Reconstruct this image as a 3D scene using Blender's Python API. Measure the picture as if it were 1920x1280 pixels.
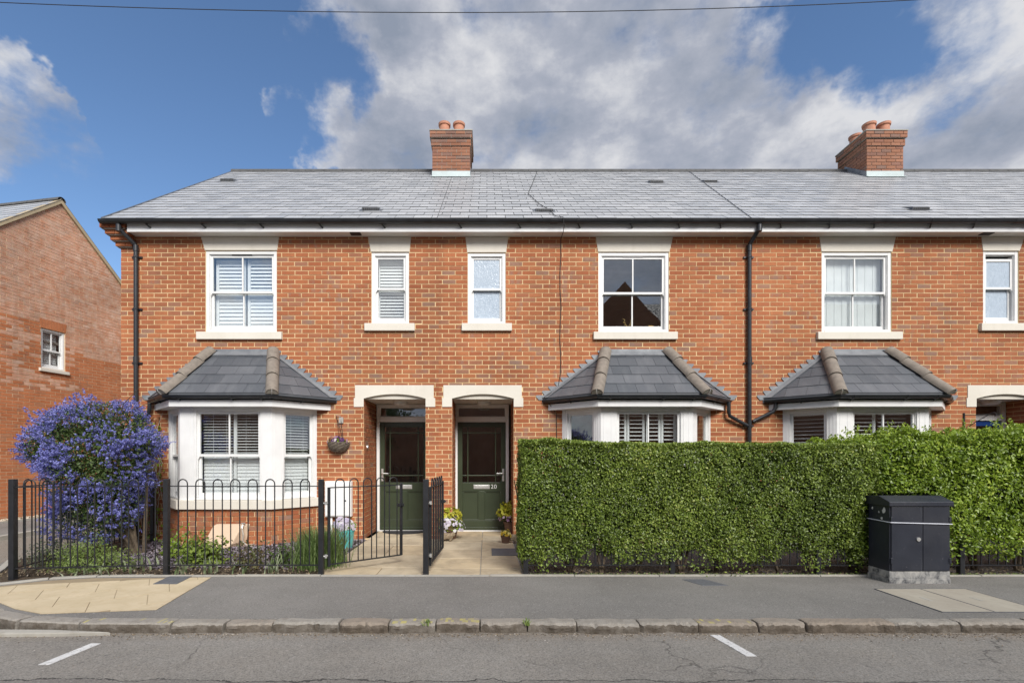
import bpy, math, random
import numpy as np
from mathutils import Vector, Matrix, Euler

for _o in list(bpy.data.objects): bpy.data.objects.remove(_o)
SC = bpy.context.scene
COL = SC.collection
rad = math.radians

# ------------------------------------------------------------------ camera
CAMZ = 1.39
cam_d = bpy.data.cameras.new('camera'); cam = bpy.data.objects.new('camera', cam_d); COL.objects.link(cam)
cam.location = (0, 0, CAMZ); cam.rotation_euler = (rad(90), 0, 0)
cam_d.sensor_width = 36; cam_d.lens = 36*900/1920
cam_d.shift_x = (960-913)/1920; cam_d.shift_y = (855-640)/1920
cam_d.clip_end = 2000; cam_d.clip_start = 0.05
SC.camera = cam

# ------------------------------------------------------------------ sky, sun, exposure
SUN_EL, SUN_AZ = rad(38), rad(20)          # high behind the camera, a little to its right
sdir = Vector((math.sin(SUN_AZ)*math.cos(SUN_EL), -math.cos(SUN_AZ)*math.cos(SUN_EL), math.sin(SUN_EL)))
sun_d = bpy.data.lights.new('sun', 'SUN'); sun = bpy.data.objects.new('sun', sun_d); COL.objects.link(sun)
sun.rotation_euler = (-sdir).to_track_quat('-Z', 'Y').to_euler(); sun.location = (6, -10, 30)
sun_d.energy = 3.1; sun_d.angle = rad(26); sun_d.color = (1.0, 0.96, 0.9)
SC.view_settings.view_transform = 'Standard'; SC.view_settings.look = 'None'
SC.view_settings.exposure = 0.55; SC.view_settings.gamma = 1.0; SC.view_settings.use_curve_mapping = False

world = bpy.data.worlds.new('World'); SC.world = world; world.use_nodes = True
def build_world():
    nt = world.node_tree; nt.nodes.clear(); N = nt.nodes.new; L = nt.links.new
    out = N('ShaderNodeOutputWorld'); bg = N('ShaderNodeBackground'); L(bg.outputs[0], out.inputs[0])
    bg.inputs[1].default_value = 0.1
    sky = N('ShaderNodeTexSky'); sky.sky_type = 'NISHITA'; sky.sun_disc = False
    sky.sun_elevation = SUN_EL; sky.sun_rotation = math.atan2(sdir.x, sdir.y)
    sky.air_density = 1.0; sky.dust_density = 0.0; sky.ozone_density = 3.0; sky.altitude = 600
    tc = N('ShaderNodeTexCoord'); d = tc.outputs['Generated']; d0 = d
    def warp(v, scale, amp, detail):
        n = N('ShaderNodeTexNoise'); L(v, n.inputs['Vector']); n.inputs['Scale'].default_value = scale; n.inputs['Detail'].default_value = detail; n.inputs['Roughness'].default_value = .6
        s = N('ShaderNodeVectorMath'); s.operation = 'SUBTRACT'; L(n.outputs['Color'], s.inputs[0]); s.inputs[1].default_value = (.5, .5, .5)
        m = N('ShaderNodeVectorMath'); m.operation = 'MULTIPLY_ADD'; L(s.outputs[0], m.inputs[0]); m.inputs[1].default_value = (amp, amp, amp); L(v, m.inputs[2])
        nn = N('ShaderNodeVectorMath'); nn.operation = 'NORMALIZE'; L(m.outputs[0], nn.inputs[0]); return nn.outputs[0]
    dw = warp(d, 4.5, .36, 6)
    def math_(op, a, b=None, clamp=False):
        m = N('ShaderNodeMath'); m.operation = op; m.use_clamp = clamp
        for i, v in enumerate((a, b)):
            if v is None: continue
            if isinstance(v, (int, float)): m.inputs[i].default_value = v
            else: L(v, m.inputs[i])
        return m.outputs[0]
    def noise(scale, detail, rough, off=(0, 0, 0), dist=0.0, stretch=(1, 1, 1.7)):
        mp = N('ShaderNodeMapping'); mp.inputs['Location'].default_value = off; mp.inputs['Scale'].default_value = stretch
        L(d, mp.inputs[0]); n = N('ShaderNodeTexNoise'); L(mp.outputs[0], n.inputs['Vector'])
        n.inputs['Scale'].default_value = scale; n.inputs['Detail'].default_value = detail
        n.inputs['Roughness'].default_value = rough; n.inputs['Distortion'].default_value = dist
        return n.outputs['Fac']
    def mrange(v, a, b, c, e, smooth=True):
        m = N('ShaderNodeMapRange'); m.interpolation_type = 'SMOOTHSTEP' if smooth else 'LINEAR'
        L(v, m.inputs[0]); m.inputs[1].default_value = a; m.inputs[2].default_value = b
        m.inputs[3].default_value = c; m.inputs[4].default_value = e
        return m.outputs[0]
    # cloud banks: direction (as seen from the street), angular radius in degrees, weight
    banks = [((860, 50), 16, .55), ((1020, 130), 18, .6), ((1200, 150), 17, .6), ((1340, 80), 10, .5), ((1000, 260), 16, .6), ((640, 20), 8, .45), ((560, 165), 6, .5), ((600, 230), 7, .4),
             ((720, 40), 9, .45), ((610, 200), 8, .55), ((720, 240), 10, .5), ((1180, 290), 16, .6), ((1450, 210), 11, .6), ((900, 310), 10, .4),
             ((1420, 300), 14, .6), ((1620, 290), 12, .6), ((1770, 230), 11, .6), ((1890, 170), 12, .65), ((1800, 330), 14, .6),
             ((30, 215), 6.5, 1.1), ((-60, 205), 9, 1.0), ((760, 300), 8, .4), ((1050, 330), 12, .5), ((1300, 310), 12, .5), ((1500, 310), 10, .5), ((1700, 320), 12, .6), ((1900, 300), 12, .6), ((1540, 160), 6, .4), ((2250, 150), 24, .6), ((1000, -420), 28, .5)]
    gaps = [((1680, 0), 11, -.55), ((1610, 80), 5, -.3), ((650, 120), 5, -.35), ((520, 320), 8, -.5), ((1440, 120), 5, -.35), ((700, 160), 4, -.3), ((300, 130), 20, -.6), ((150, 330), 9, -.4)]
    tot = None
    for (px, py), r, w in banks:
        v = Vector((px-913, 900, 855-py)).normalized()
        dp = N('ShaderNodeVectorMath'); dp.operation = 'DOT_PRODUCT'; L(dw, dp.inputs[0]); dp.inputs[1].default_value = v
        b = mrange(dp.outputs['Value'], math.cos(rad(r)), 1.0, 0.0, w)
        tot = b if tot is None else math_('ADD', tot, b)
    tot = math_('MINIMUM', tot, 0.88)
    for (px, py), r, w in gaps:
        v = Vector((px-913, 900, 855-py)).normalized()
        dp = N('ShaderNodeVectorMath'); dp.operation = 'DOT_PRODUCT'; L(dw, dp.inputs[0]); dp.inputs[1].default_value = v
        tot = math_('ADD', tot, mrange(dp.outputs['Value'], math.cos(rad(r)), 1.0, 0.0, w))
    # cloud out of view behind the camera, thickened to brighten the window reflections
    sep = N('ShaderNodeSeparateXYZ'); L(d, sep.inputs[0])
    side = mrange(sep.outputs['Y'], 0.45, 0.0, 0.0, 1.0)
    broad = noise(1.5, 3, .5, (3.1, 7.7, 1.3))
    tot = math_('ADD', tot, math_('MULTIPLY', side, mrange(broad, .25, .43, 0.0, .9)))
    S1 = (1, 1, 1.5)
    n1 = noise(5.0, 10, .58, (1.7, .4, 2.2), 0, S1)
    n2 = noise(16, 8, .62, (5.2, .9, .7), 0, S1)
    cov = math_('ADD', tot, math_('MULTIPLY', math_('SUBTRACT', n1, .5), 2.1))
    cov = math_('ADD', cov, math_('MULTIPLY', math_('SUBTRACT', n2, .5), .7))
    alpha = mrange(cov, .08, .78, 0, 1)
    # the same field looked up a little higher: where cloud lies above, this bit is in its shade
    n1u = noise(5.0, 10, .58, (1.7+.01, .4-.01, 2.2+.11), 0, S1)
    rel = math_('MULTIPLY', math_('SUBTRACT', n1, n1u), 2.8)
    thick = mrange(cov, .5, 1.15, 0, 1)
    n3 = noise(3.4, 7, .6, (9.2, 3.1, 4.4), 0, (1, 1, 2.2))
    lit = math_('ADD', math_('ADD', .74, rel), math_('MULTIPLY', thick, -.40))
    lit = math_('ADD', lit, math_('MULTIPLY', math_('SUBTRACT', n3, .5), 1.8), True)
    cr = N('ShaderNodeValToRGB'); e = cr.color_ramp.elements
    e[0].position = 0.0; e[0].color = (1.9, 2.2, 2.8, 1); e[1].position = 1.0; e[1].color = (4.9, 4.95, 5.15, 1)
    m = e.new(.5); m.color = (2.85, 3.05, 3.6, 1)
    L(lit, cr.inputs[0])
    # thin cloud towards the sun scatters more of its light
    sd = N('ShaderNodeVectorMath'); sd.operation = 'DOT_PRODUCT'; L(d, sd.inputs[0]); sd.inputs[1].default_value = sdir
    glow = math_('ADD', 1.0, math_('MULTIPLY', math_('POWER', math_('MAXIMUM', sd.outputs['Value'], 0.0), 2.0), .9))
    gm = N('ShaderNodeVectorMath'); gm.operation = 'SCALE'; L(cr.outputs[0], gm.inputs[0]); L(glow, gm.inputs['Scale'])
    hs = N('ShaderNodeHueSaturation'); hs.inputs['Saturation'].default_value = 1.05; hs.inputs['Value'].default_value = 1.12
    L(sky.outputs[0], hs.inputs['Color'])
    mx = N('ShaderNodeMix'); mx.data_type = 'RGBA'; L(alpha, mx.inputs[0]); L(hs.outputs[0], mx.inputs[6]); L(gm.outputs[0], mx.inputs[7])
    L(mx.outputs[2], bg.inputs[0])
build_world()

# ------------------------------------------------------------------ materials
MATS = {}
class NT:
    def __init__(s, name):
        s.m = bpy.data.materials.new(name); s.m.use_nodes = True; s.nt = s.m.node_tree
        s.b = s.nt.nodes['Principled BSDF']; s.out = s.nt.nodes['Material Output']; MATS[name] = s.m
        s.tc = s.nt.nodes.new('ShaderNodeNewGeometry').outputs['Position']
    def n(s, t): return s.nt.nodes.new(t)
    def l(s, a, b): s.nt.links.new(a, b)
    def noise(s, scale, detail=3, rough=.55, dist=0, vec=None, stretch=None):
        n = s.n('ShaderNodeTexNoise'); n.inputs['Scale'].default_value = scale; n.inputs['Detail'].default_value = detail
        n.inputs['Roughness'].default_value = rough; n.inputs['Distortion'].default_value = dist
        v = vec or s.tc
        if stretch:
            mp = s.n('ShaderNodeMapping'); mp.inputs['Scale'].default_value = stretch; s.l(v, mp.inputs[0]); v = mp.outputs[0]
        s.l(v, n.inputs['Vector']); return n.outputs['Fac']
    def voro(s, scale, feat='F1', out='Distance'):
        n = s.n('ShaderNodeTexVoronoi'); n.feature = feat; n.inputs['Scale'].default_value = scale; s.l(s.tc, n.inputs['Vector'])
        return n.outputs[out]
    def ramp(s, v, stops):
        r = s.n('ShaderNodeValToRGB'); e = r.color_ramp.elements
        while len(e) < len(stops): e.new(.5)
        for el, (p, c) in zip(e, stops):
            el.position = p; el.color = (*c, 1) if len(c) == 3 else c
        s.l(v, r.inputs[0]); return r.outputs[0]
    def mix(s, f, a, b, mode='MIX'):
        m = s.n('ShaderNodeMix'); m.data_type = 'RGBA'; m.blend_type = mode
        for i, v in ((0, f), (6, a), (7, b)):
            if isinstance(v, (int, float)): m.inputs[i].default_value = v
            elif isinstance(v, tuple): m.inputs[i].default_value = (*v, 1)
            else: s.l(v, m.inputs[i])
        return m.outputs[2]
    def rng(s, v, a, b, c, d):
        m = s.n('ShaderNodeMapRange'); s.l(v, m.inputs[0])
        for i, x in enumerate((a, b, c, d)): m.inputs[i+1].default_value = x
        return m.outputs[0]
    def attr(s, ch=0):
        a = s.n('ShaderNodeAttribute'); a.attribute_name = 'tone'
        sp = s.n('ShaderNodeSeparateColor'); s.l(a.outputs['Color'], sp.inputs[0]); return sp.outputs[ch]
    def bump(s, h, strength=.3, dist=.01):
        b = s.n('ShaderNodeBump'); b.inputs['Strength'].default_value = strength; b.inputs['Distance'].default_value = dist
        s.l(h, b.inputs['Height']); s.l(b.outputs[0], s.b.inputs['Normal'])
    def col(s, c):
        if isinstance(c, tuple): s.b.inputs['Base Color'].default_value = (*c, 1)
        else: s.l(c, s.b.inputs['Base Color'])
        return s
    def pr(s, rough=.6, metal=0, spec=.5):
        if isinstance(rough, (int, float)): s.b.inputs['Roughness'].default_value = rough
        else: s.l(rough, s.b.inputs['Roughness'])
        s.b.inputs['Metallic'].default_value = metal; s.b.inputs['Specular IOR Level'].default_value = spec
        return s

def simple(name, c, rough=.5, var=.12, scale=6, metal=0, bump=0, bscale=60, spec=.5):
    t = NT(name); n = t.noise(scale, 4)
    lo = tuple(max(0, x*(1-var)) for x in c); hi = tuple(min(1, x*(1+var)) for x in c)
    t.col(t.ramp(n, [(.3, lo), (.7, hi)])).pr(rough, metal, spec)
    if bump: t.bump(t.noise(bscale, 3), bump, .005)
    return t

def mk_brick(name, pal, pale_tone=False):
    t = NT(name); r = t.attr(0); g = t.attr(1); bl = t.attr(2)
    base = t.ramp(r, pal)
    nz = t.noise(26, 4, .6, stretch=(1, 1, 1.6)); nf = t.noise(140, 3)
    c = t.mix(t.rng(nz, .38, .75, 0, .38), base, (.30, .10, .05), 'MIX')
    burn = t.rng(t.noise(9, 2, stretch=(1, 1, .5)), .5, .68, 0, .75)
    m = t.n('ShaderNodeMath'); m.operation = 'MULTIPLY'; t.l(burn, m.inputs[0]); t.l(t.rng(g, .8, 1, 0, .85), m.inputs[1])
    c = t.mix(m.outputs[0], c, (.28, .19, .15))
    c = t.mix(.28, c, t.ramp(nf, [(.3, (.45, .45, .45)), (.75, (1.0, 1.0, 1.0))]), 'MULTIPLY')
    m2 = t.n('ShaderNodeMath'); m2.operation = 'MULTIPLY'; t.l(bl, m2.inputs[0]); t.l(t.rng(t.noise(7, 4), .3, .7, .25, .95), m2.inputs[1])
    c = t.mix(m2.outputs[0], c, (.72, .52, .41))
    wide = t.rng(t.noise(.8, 5, .6), .35, .68, .80, 1.12)
    hs = t.n('ShaderNodeHueSaturation'); t.l(c, hs.inputs['Color']); t.l(wide, hs.inputs['Value'])
    sk = t.mix(t.rng(t.noise(3.2, 6, .65, stretch=(1, 1, .12)), .52, .74, 0, .3), hs.outputs[0], (.15, .075, .045))
    t.col(sk).pr(.85, 0, .25); t.bump(nf, .35, .004); return t
BR_PAL = [(0, (.355, .115, .052)), (.3, (.42, .148, .065)), (.6, (.46, .175, .078)), (.8, (.39, .135, .063)), (.92, (.35, .15, .085)), (1, (.32, .19, .135))]
mk_brick('brick', BR_PAL)
mk_brick('brick_neighbour', [(0, (.52, .18, .075)), (.4, (.62, .235, .105)), (.8, (.56, .20, .085)), (1, (.50, .235, .13))])
mk_brick('brick_chimney', [(0, (.30, .14, .085)), (.5, (.38, .19, .12)), (.8, (.28, .14, .10)), (1, (.24, .17, .14))])
def mk_mortar(name, a, b):
    t = NT(name); t.col(t.ramp(t.noise(3, 5), [(.3, a), (.7, b)])).pr(.95, 0, .2); t.bump(t.noise(220, 2), .4, .003)
mk_mortar('mortar', (.61, .445, .24), (.75, .575, .335))
mk_mortar('mortar_grey', (.26, .22, .18), (.36, .31, .26))
mk_mortar('mortar_neighbour', (.50, .36, .22), (.64, .49, .33))
def mk_slate(name, c0, c1, rough=.38):
    t = NT(name); r = t.attr(0)
    c = t.ramp(r, [(0, c0), (1, c1)]); st = t.noise(5, 5, .6, stretch=(1, .35, .35))
    c = t.mix(t.rng(st, .5, .8, 0, .2), c, (.30, .305, .31))
    t.col(c).pr(t.rng(t.noise(30, 4), .3, .7, rough-.08, rough+.12), 0, .55); t.bump(t.noise(60, 4, stretch=(1, .4, .4)), .25, .004)
mk_slate('slate', (.36, .37, .385), (.47, .475, .485), .34)
mk_slate('slate_dark', (.07, .078, .09), (.108, .115, .128), .46)
def mk_stone():
    t = NT('cast_stone'); n = t.noise(2.2, 5); f = t.noise(160, 2)
    c = t.ramp(n, [(.25, (.65, .61, .53)), (.75, (.73, .69, .61))])
    c = t.mix(t.rng(t.noise(1.4, 6, stretch=(5, 5, 1)), .55, .8, 0, .3), c, (.52, .48, .40)); c = t.mix(.12, c, t.ramp(f, [(.3, (.5, .5, .5)), (.7, (1., 1., 1.))]), 'MULTIPLY')
    t.col(c).pr(.85, 0, .3); t.bump(f, .2, .003)
mk_stone()
simple('white_upvc', (.745, .745, .735), .34, .05, 5); simple('white_board', (.745, .745, .74), .45, .05, 4)
simple('soffit_white', (.74, .73, .70), .55, .04, 2)
simple('porch_paint', (.72, .68, .62), .6, .05, 3)
simple('blind_white', (.84, .85, .85), .5, .03, 3); simple('curtain', (.78, .80, .80), .8, .06, 4)
simple('plastic_black', (.018, .019, .022), .32, .2, 8)
simple('gutter_black', (.022, .024, .028), .38, .3, 5)
simple('iron_black', (.016, .017, .02), .45, .3, 14, 0, .15, 90)
simple('vent_black', (.03, .03, .03), .6); simple('steel', (.66, .66, .64), .38, .1, 20, .7)
simple('room', (.30, .27, .24), .9); simple('room_floor', (.16, .11, .07), .7)
simple('terracotta', (.47, .22, .14), .85, .15, 12, 0, .2); simple('hip_tile', (.21, .18, .15), .9, .18, 14, 0, .35, 120)
simple('ridge_tile', (.085, .085, .085), .85, .2, 9, 0, .2)
simple('cement_verge', (.42, .34, .22), .9, .12, 5)
simple('wood_trellis', (.22, .085, .03), .75, .25, 30, 0, .2); simple('bark', (.10, .075, .05), .9, .3, 25, 0, .5, 60)
simple('cable_black', (.02, .02, .02), .6); pw_ = NT('paint_white'); pw_.col(pw_.ramp(pw_.noise(38, 5, .75), [(.34, (.24, .235, .22)), (.44, (.62, .615, .60)), (.7, (.74, .735, .72))])).pr(.75)
simple('gold', (.60, .42, .16), .35, .1, 20, .8); simple('amber_card', (.60, .36, .10), .7)
simple('box_white', (.80, .80, .79), .4, .03, 3); simple('box_beige', (.60, .45, .32), .7, .06, 4)
simple('turquoise', (.10, .46, .46), .3, .2, 5); simple('pot_brown', (.13, .07, .045), .7, .2, 12)
simple('wicker', (.16, .13, .10), .85, .5, 40, 0, .6, 70); simple('rope_grey', (.35, .33, .30), .9)
simple('ornament', (.26, .20, .13), .9, .45, 40, 0, .8, 120); simple('mat_black', (.03, .03, .033), .95, .4, 60, 0, .8, 160)
simple('blue_paint', (.008, .045, .20), .35, .1); simple('hose', (.42, .38, .33), .6)
simple('cover_grey', (.12, .125, .135), .75, .2, 30, 0, .5, 120); simple('strap', (.70, .72, .80), .4)
simple('path_sand', (.30, .235, .15), .95); simple('lead_new', (.45, .52, .52), .5, .08, 6)
def mk_lead():
    t = NT('lead'); c = t.ramp(t.noise(6, 5), [(.3, (.17, .18, .195)), (.7, (.27, .285, .30))]); t.col(c).pr(.5, .25, .5); t.bump(t.noise(14, 3), .25, .01)
mk_lead()
def mk_door(name, c):
    t = NT(name); t.col(t.ramp(t.noise(3, 4), [(.3, tuple(x*.9 for x in c)), (.7, tuple(x*1.1 for x in c))])).pr(.32, 0, .5)
    t.bump(t.noise(90, 3, stretch=(1, 1, .06)), .08, .002)
mk_door('door_green', (.042, .055, .031))
def mk_glass():
    t = NT('glass'); nt = t.nt; tr = t.n('ShaderNodeBsdfTransparent'); tr.inputs[0].default_value = (.955, .97, .97, 1)
    gl = t.n('ShaderNodeBsdfGlossy'); gl.inputs['Roughness'].default_value = 0.0; gl.inputs[0].default_value = (1, 1, 1, 1)
    lw = t.n('ShaderNodeLayerWeight'); lw.inputs[0].default_value = .5
    pw = t.n('ShaderNodeMath'); pw.operation = 'POWER'; t.l(lw.outputs['Facing'], pw.inputs[0]); pw.inputs[1].default_value = 5
    k = t.n('ShaderNodeMath'); k.operation = 'MULTIPLY_ADD'; k.use_clamp = True; t.l(pw.outputs[0], k.inputs[0]); k.inputs[1].default_value = .85; k.inputs[2].default_value = .115
    bm = t.n('ShaderNodeBump'); bm.inputs['Strength'].default_value = .03; bm.inputs['Distance'].default_value = .02; t.l(t.noise(2.4, 1), bm.inputs['Height']); t.l(bm.outputs[0], gl.inputs['Normal'])
    mx = t.n('ShaderNodeMixShader'); t.l(k.outputs[0], mx.inputs[0]); t.l(tr.outputs[0], mx.inputs[1]); t.l(gl.outputs[0], mx.inputs[2]); t.l(mx.outputs[0], t.out.inputs[0])
mk_glass()
def mk_frost():
    t = NT('glass_obscured'); t.col(t.ramp(t.noise(34, 3, .6, 1.0, stretch=(1, 1, .45)), [(.3, (.36, .43, .51)), (.72, (.47, .545, .63))])).pr(.2, 0, .6)
    t.bump(t.noise(46, 2, .5, .8, stretch=(1, 1, .45)), .35, .012)
mk_frost()
def mk_asphalt(name, lo, hi, brown, speck=.5, road=False):
    t = NT(name); big = t.noise(.55, 6, .65); mid = t.noise(3.2, 6, .7); fine = t.noise(85, 3, .75); st = t.voro(75, 'F1', 'Color'); st2 = t.voro(130, 'F1', 'Color')
    c = t.ramp(big, [(.3, tuple(x*.86 for x in lo)), (.7, tuple(x*1.08 for x in hi))])
    c = t.mix(t.rng(mid, .42, .75, 0, .5), c, brown)
    if road:
        sx = t.n('ShaderNodeSeparateXYZ'); t.l(t.tc, sx.inputs[0]); wv = t.n('ShaderNodeMath'); wv.operation = 'MULTIPLY_ADD'; t.l(t.noise(1.3, 6, .7), wv.inputs[0]); wv.inputs[1].default_value = .30; t.l(sx.outputs['Y'], wv.inputs[2])
        c = t.mix(t.rng(wv.outputs[0], 3.93, 4.12, 0, .62), c, (.25, .205, .155))           # silt along the kerb
        c = t.mix(t.rng(wv.outputs[0], 3.295, 3.27, 0, .35), c, (.15, .135, .125))           # older surfacing towards the middle
        seam = t.n('ShaderNodeMath'); seam.operation = 'COMPARE'; t.l(wv.outputs[0], seam.inputs[0]); seam.inputs[1].default_value = 3.285; seam.inputs[2].default_value = .006
        c = t.mix(seam.outputs[0], c, (.07, .065, .06))
        c = t.mix(t.rng(t.noise(2.1, 5, .75, 1.2), .64, .69, 0, .5), c, (.09, .085, .08))
        ck = t.n('ShaderNodeTexVoronoi'); ck.feature = 'DISTANCE_TO_EDGE'; ck.inputs['Scale'].default_value = .8; t.l(t.tc, ck.inputs['Vector'])
        wn_ = t.n('ShaderNodeTexNoise'); wn_.inputs['Scale'].default_value = 5; wn_.inputs['Detail'].default_value = 5; t.l(t.tc, wn_.inputs['Vector']); wa = t.n('ShaderNodeVectorMath'); wa.operation = 'MULTIPLY_ADD'; t.l(wn_.outputs['Color'], wa.inputs[0]); wa.inputs[1].default_value = (.3, .3, .3); t.l(t.tc, wa.inputs[2]); t.l(wa.outputs[0], ck.inputs['Vector'])
        cm = t.n('ShaderNodeMath'); cm.operation = 'MULTIPLY'; t.l(t.rng(ck.outputs['Distance'], .0, .008, .8, 0), cm.inputs[0]); t.l(t.rng(t.noise(.9, 3), .5, .58, 0, 1), cm.inputs[1]); c = t.mix(cm.outputs[0], c, (.06, .055, .05))
        c = t.mix(t.rng(t.noise(.8, 4, .6, stretch=(.3, 2.2, 1)), .5, .7, 0, .4), c, (.31, .295, .27))
    else:
        c = t.mix(t.rng(t.noise(1.1, 4, .6, stretch=(.35, 1.6, 1)), .5, .72, 0, .4), c, (.25, .24, .225))
        c = t.mix(t.rng(t.noise(7, 3, .6), .68, .74, 0, .5), c, (.30, .285, .26))
    c = t.mix(speck, c, t.ramp(fine, [(.32, (.30, .30, .30)), (.60, (1.15, 1.15, 1.15))]), 'MULTIPLY')
    for s_, th, col in ((st, .93, (.38, .365, .34)), (st2, .88, (.085, .082, .078))):
        sp = t.n('ShaderNodeSeparateColor'); t.l(s_, sp.inputs[0]); c = t.mix(t.rng(sp.outputs[0], th, th+.08, 0, .55), c, col)
    t.col(c).pr(.85, 0, .35); t.bump(fine, .7, .008)
mk_asphalt('road_asphalt', (.245, .228, .203), (.31, .292, .262), (.32, .29, .25), .6, True)
mk_asphalt('pavement_asphalt', (.20, .19, .173), (.255, .243, .224), (.265, .248, .226), .5)
def mk_granite():
    t = NT('kerb_granite'); r = t.attr(0); c = t.ramp(r, [(0, (.33, .295, .25)), (.4, (.40, .37, .325)), (.75, (.35, .29, .23)), (1, (.40, .38, .345))])
    c = t.mix(t.rng(t.noise(9, 5, .65), .45, .72, 0, .5), c, (.19, .165, .135)); c = t.mix(.35, c, t.ramp(t.noise(150, 2), [(.3, (.4, .4, .4)), (.7, (1.1, 1.1, 1.1))]), 'MULTIPLY')
    gr = t.n('ShaderNodeMath'); gr.operation = 'MULTIPLY'; t.l(t.attr(2), gr.inputs[0]); t.l(t.rng(t.noise(11, 5, .7), .3, .6, .45, 1), gr.inputs[1]); c = t.mix(gr.outputs[0], c, (.10, .08, .06)); y = t.attr(1); c = t.mix(y, c, (.62, .54, .12)); t.col(c).pr(.9, 0, .3); t.bump(t.noise(34, 5, .7), .9, .02)
mk_granite()
def mk_concrete(name, a, b, d):
    t = NT(name); c = t.ramp(t.noise(3, 5), [(.3, a), (.7, b)]); c = t.mix(t.rng(t.noise(14, 4), .5, .75, 0, .5), c, d)
    t.col(c).pr(.9, 0, .3); t.bump(t.noise(120, 3), .35, .005)
mk_concrete('concrete', (.34, .32, .28), (.44, .42, .37), (.28, .25, .20))
mk_concrete('cover_concrete', (.36, .32, .26), (.42, .385, .315), (.31, .275, .22))
mk_concrete('tactile_buff', (.50, .41, .265), (.60, .50, .345), (.46, .36, .22))
def mk_flag():
    t = NT('sandstone'); r = t.attr(0); c = t.ramp(r, [(0, (.47, .385, .265)), (.5, (.56, .48, .345)), (1, (.52, .415, .27))])
    c = t.mix(t.rng(t.noise(3.2, 6, .65, .6), .42, .7, 0, .75), c, (.29, .235, .165)); c = t.mix(t.rng(t.noise(17, 4), .55, .8, 0, .4), c, (.56, .50, .40))
    t.col(c).pr(.88, 0, .3); t.bump(t.noise(24, 5), .35, .01)
mk_flag()
def mk_soil():
    t = NT('soil'); c = t.ramp(t.noise(40, 5, .7), [(.3, (.045, .033, .022)), (.7, (.15, .115, .08))]); t.col(c).pr(.95, 0, .2); t.bump(t.noise(60, 5), 1., .03)
    t = NT('gravel'); c = t.ramp(t.voro(60, 'F1', 'Distance'), [(0, (.30, .27, .26)), (.7, (.10, .09, .09))]); t.col(c).pr(.9); t.bump(t.voro(60), 1., .02)
    t = NT('slate_chip'); c = t.ramp(t.attr(0), [(0, (.12, .105, .125)), (.6, (.24, .20, .235)), (1, (.34, .31, .32))]); t.col(c).pr(.7)
    t = NT('pebble'); c = t.ramp(t.attr(0), [(0, (.25, .19, .13)), (.6, (.48, .40, .29)), (1, (.62, .56, .46))]); t.col(c).pr(.8)
    t = NT('grass'); c = t.ramp(t.noise(8, 4), [(.3, (.05, .08, .02)), (.7, (.09, .12, .035))]); t.col(c).pr(.9)
    t = NT('litter'); c = t.ramp(t.attr(0), [(0, (.05, .04, .03)), (.45, (.22, .17, .11)), (.8, (.36, .27, .17)), (1, (.66, .62, .56))]); t.col(c).pr(.9)
mk_soil()
def mk_leaf(name, stops, rough=.42, trans=.25):
    t = NT(name); c = t.ramp(t.attr(0), stops); c = t.mix(t.rng(t.noise(3, 3), .4, .7, 0, .3), c, tuple(x*.6 for x in stops[1][1]))
    t.col(c).pr(rough, 0, .45)
    tl = t.n('ShaderNodeBsdfTranslucent'); t.l(c, tl.inputs[0]); mx = t.n('ShaderNodeMixShader'); mx.inputs[0].default_value = trans
    t.l(t.b.outputs[0], mx.inputs[1]); t.l(tl.outputs[0], mx.inputs[2]); t.l(mx.outputs[0], t.out.inputs[0])
mk_leaf('leaf_hedge', [(0, (.05, .08, .013)), (.5, (.185, .265, .04)), (.85, (.30, .385, .07)), (1, (.46, .50, .12))], .38, .27)
mk_leaf('leaf_loose', [(0, (.08, .14, .012)), (.5, (.20, .30, .026)), (.85, (.31, .42, .045)), (1, (.47, .55, .09))], .36, .3)
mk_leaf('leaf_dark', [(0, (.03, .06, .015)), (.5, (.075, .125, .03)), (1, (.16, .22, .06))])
mk_leaf('leaf_fern', [(0, (.09, .14, .03)), (.5, (.21, .30, .065)), (1, (.36, .45, .13))])
mk_leaf('leaf_grey', [(0, (.07, .09, .05)), (.5, (.14, .17, .10)), (1, (.24, .26, .17))])
mk_leaf('leaf_lavender', [(0, (.09, .15, .04)), (.5, (.18, .27, .085)), (1, (.30, .39, .15))])
mk_leaf('leaf_strap', [(0, (.14, .20, .08)), (.5, (.28, .34, .18)), (1, (.48, .50, .36))])
mk_leaf('leaf_gold', [(0, (.24, .28, .025)), (.5, (.50, .48, .05)), (1, (.74, .66, .10))])
mk_leaf('leaf_red', [(0, (.08, .04, .02)), (.5, (.11, .13, .04)), (1, (.22, .12, .06))])
mk_leaf('flower_blue', [(0, (.095, .10, .31)), (.5, (.20, .21, .56)), (1, (.40, .42, .79))], .7, .3)
mk_leaf('flower_white', [(0, (.50, .45, .60)), (.4, (.72, .66, .74)), (1, (.82, .82, .80))], .7, .3)
mk_leaf('flower_pink', [(0, (.30, .10, .28)), (.4, (.60, .42, .56)), (1, (.78, .70, .74))], .7, .3)
mk_leaf('flower_yellow', [(0, (.62, .36, .02)), (.5, (.74, .58, .06)), (1, (.80, .74, .40))], .7, .3)
mk_leaf('flower_mixed', [(0, (.06, .02, .09)), (.4, (.12, .04, .16)), (.6, (.62, .38, .50)), (1, (.80, .74, .72))], .7, .3)
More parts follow.
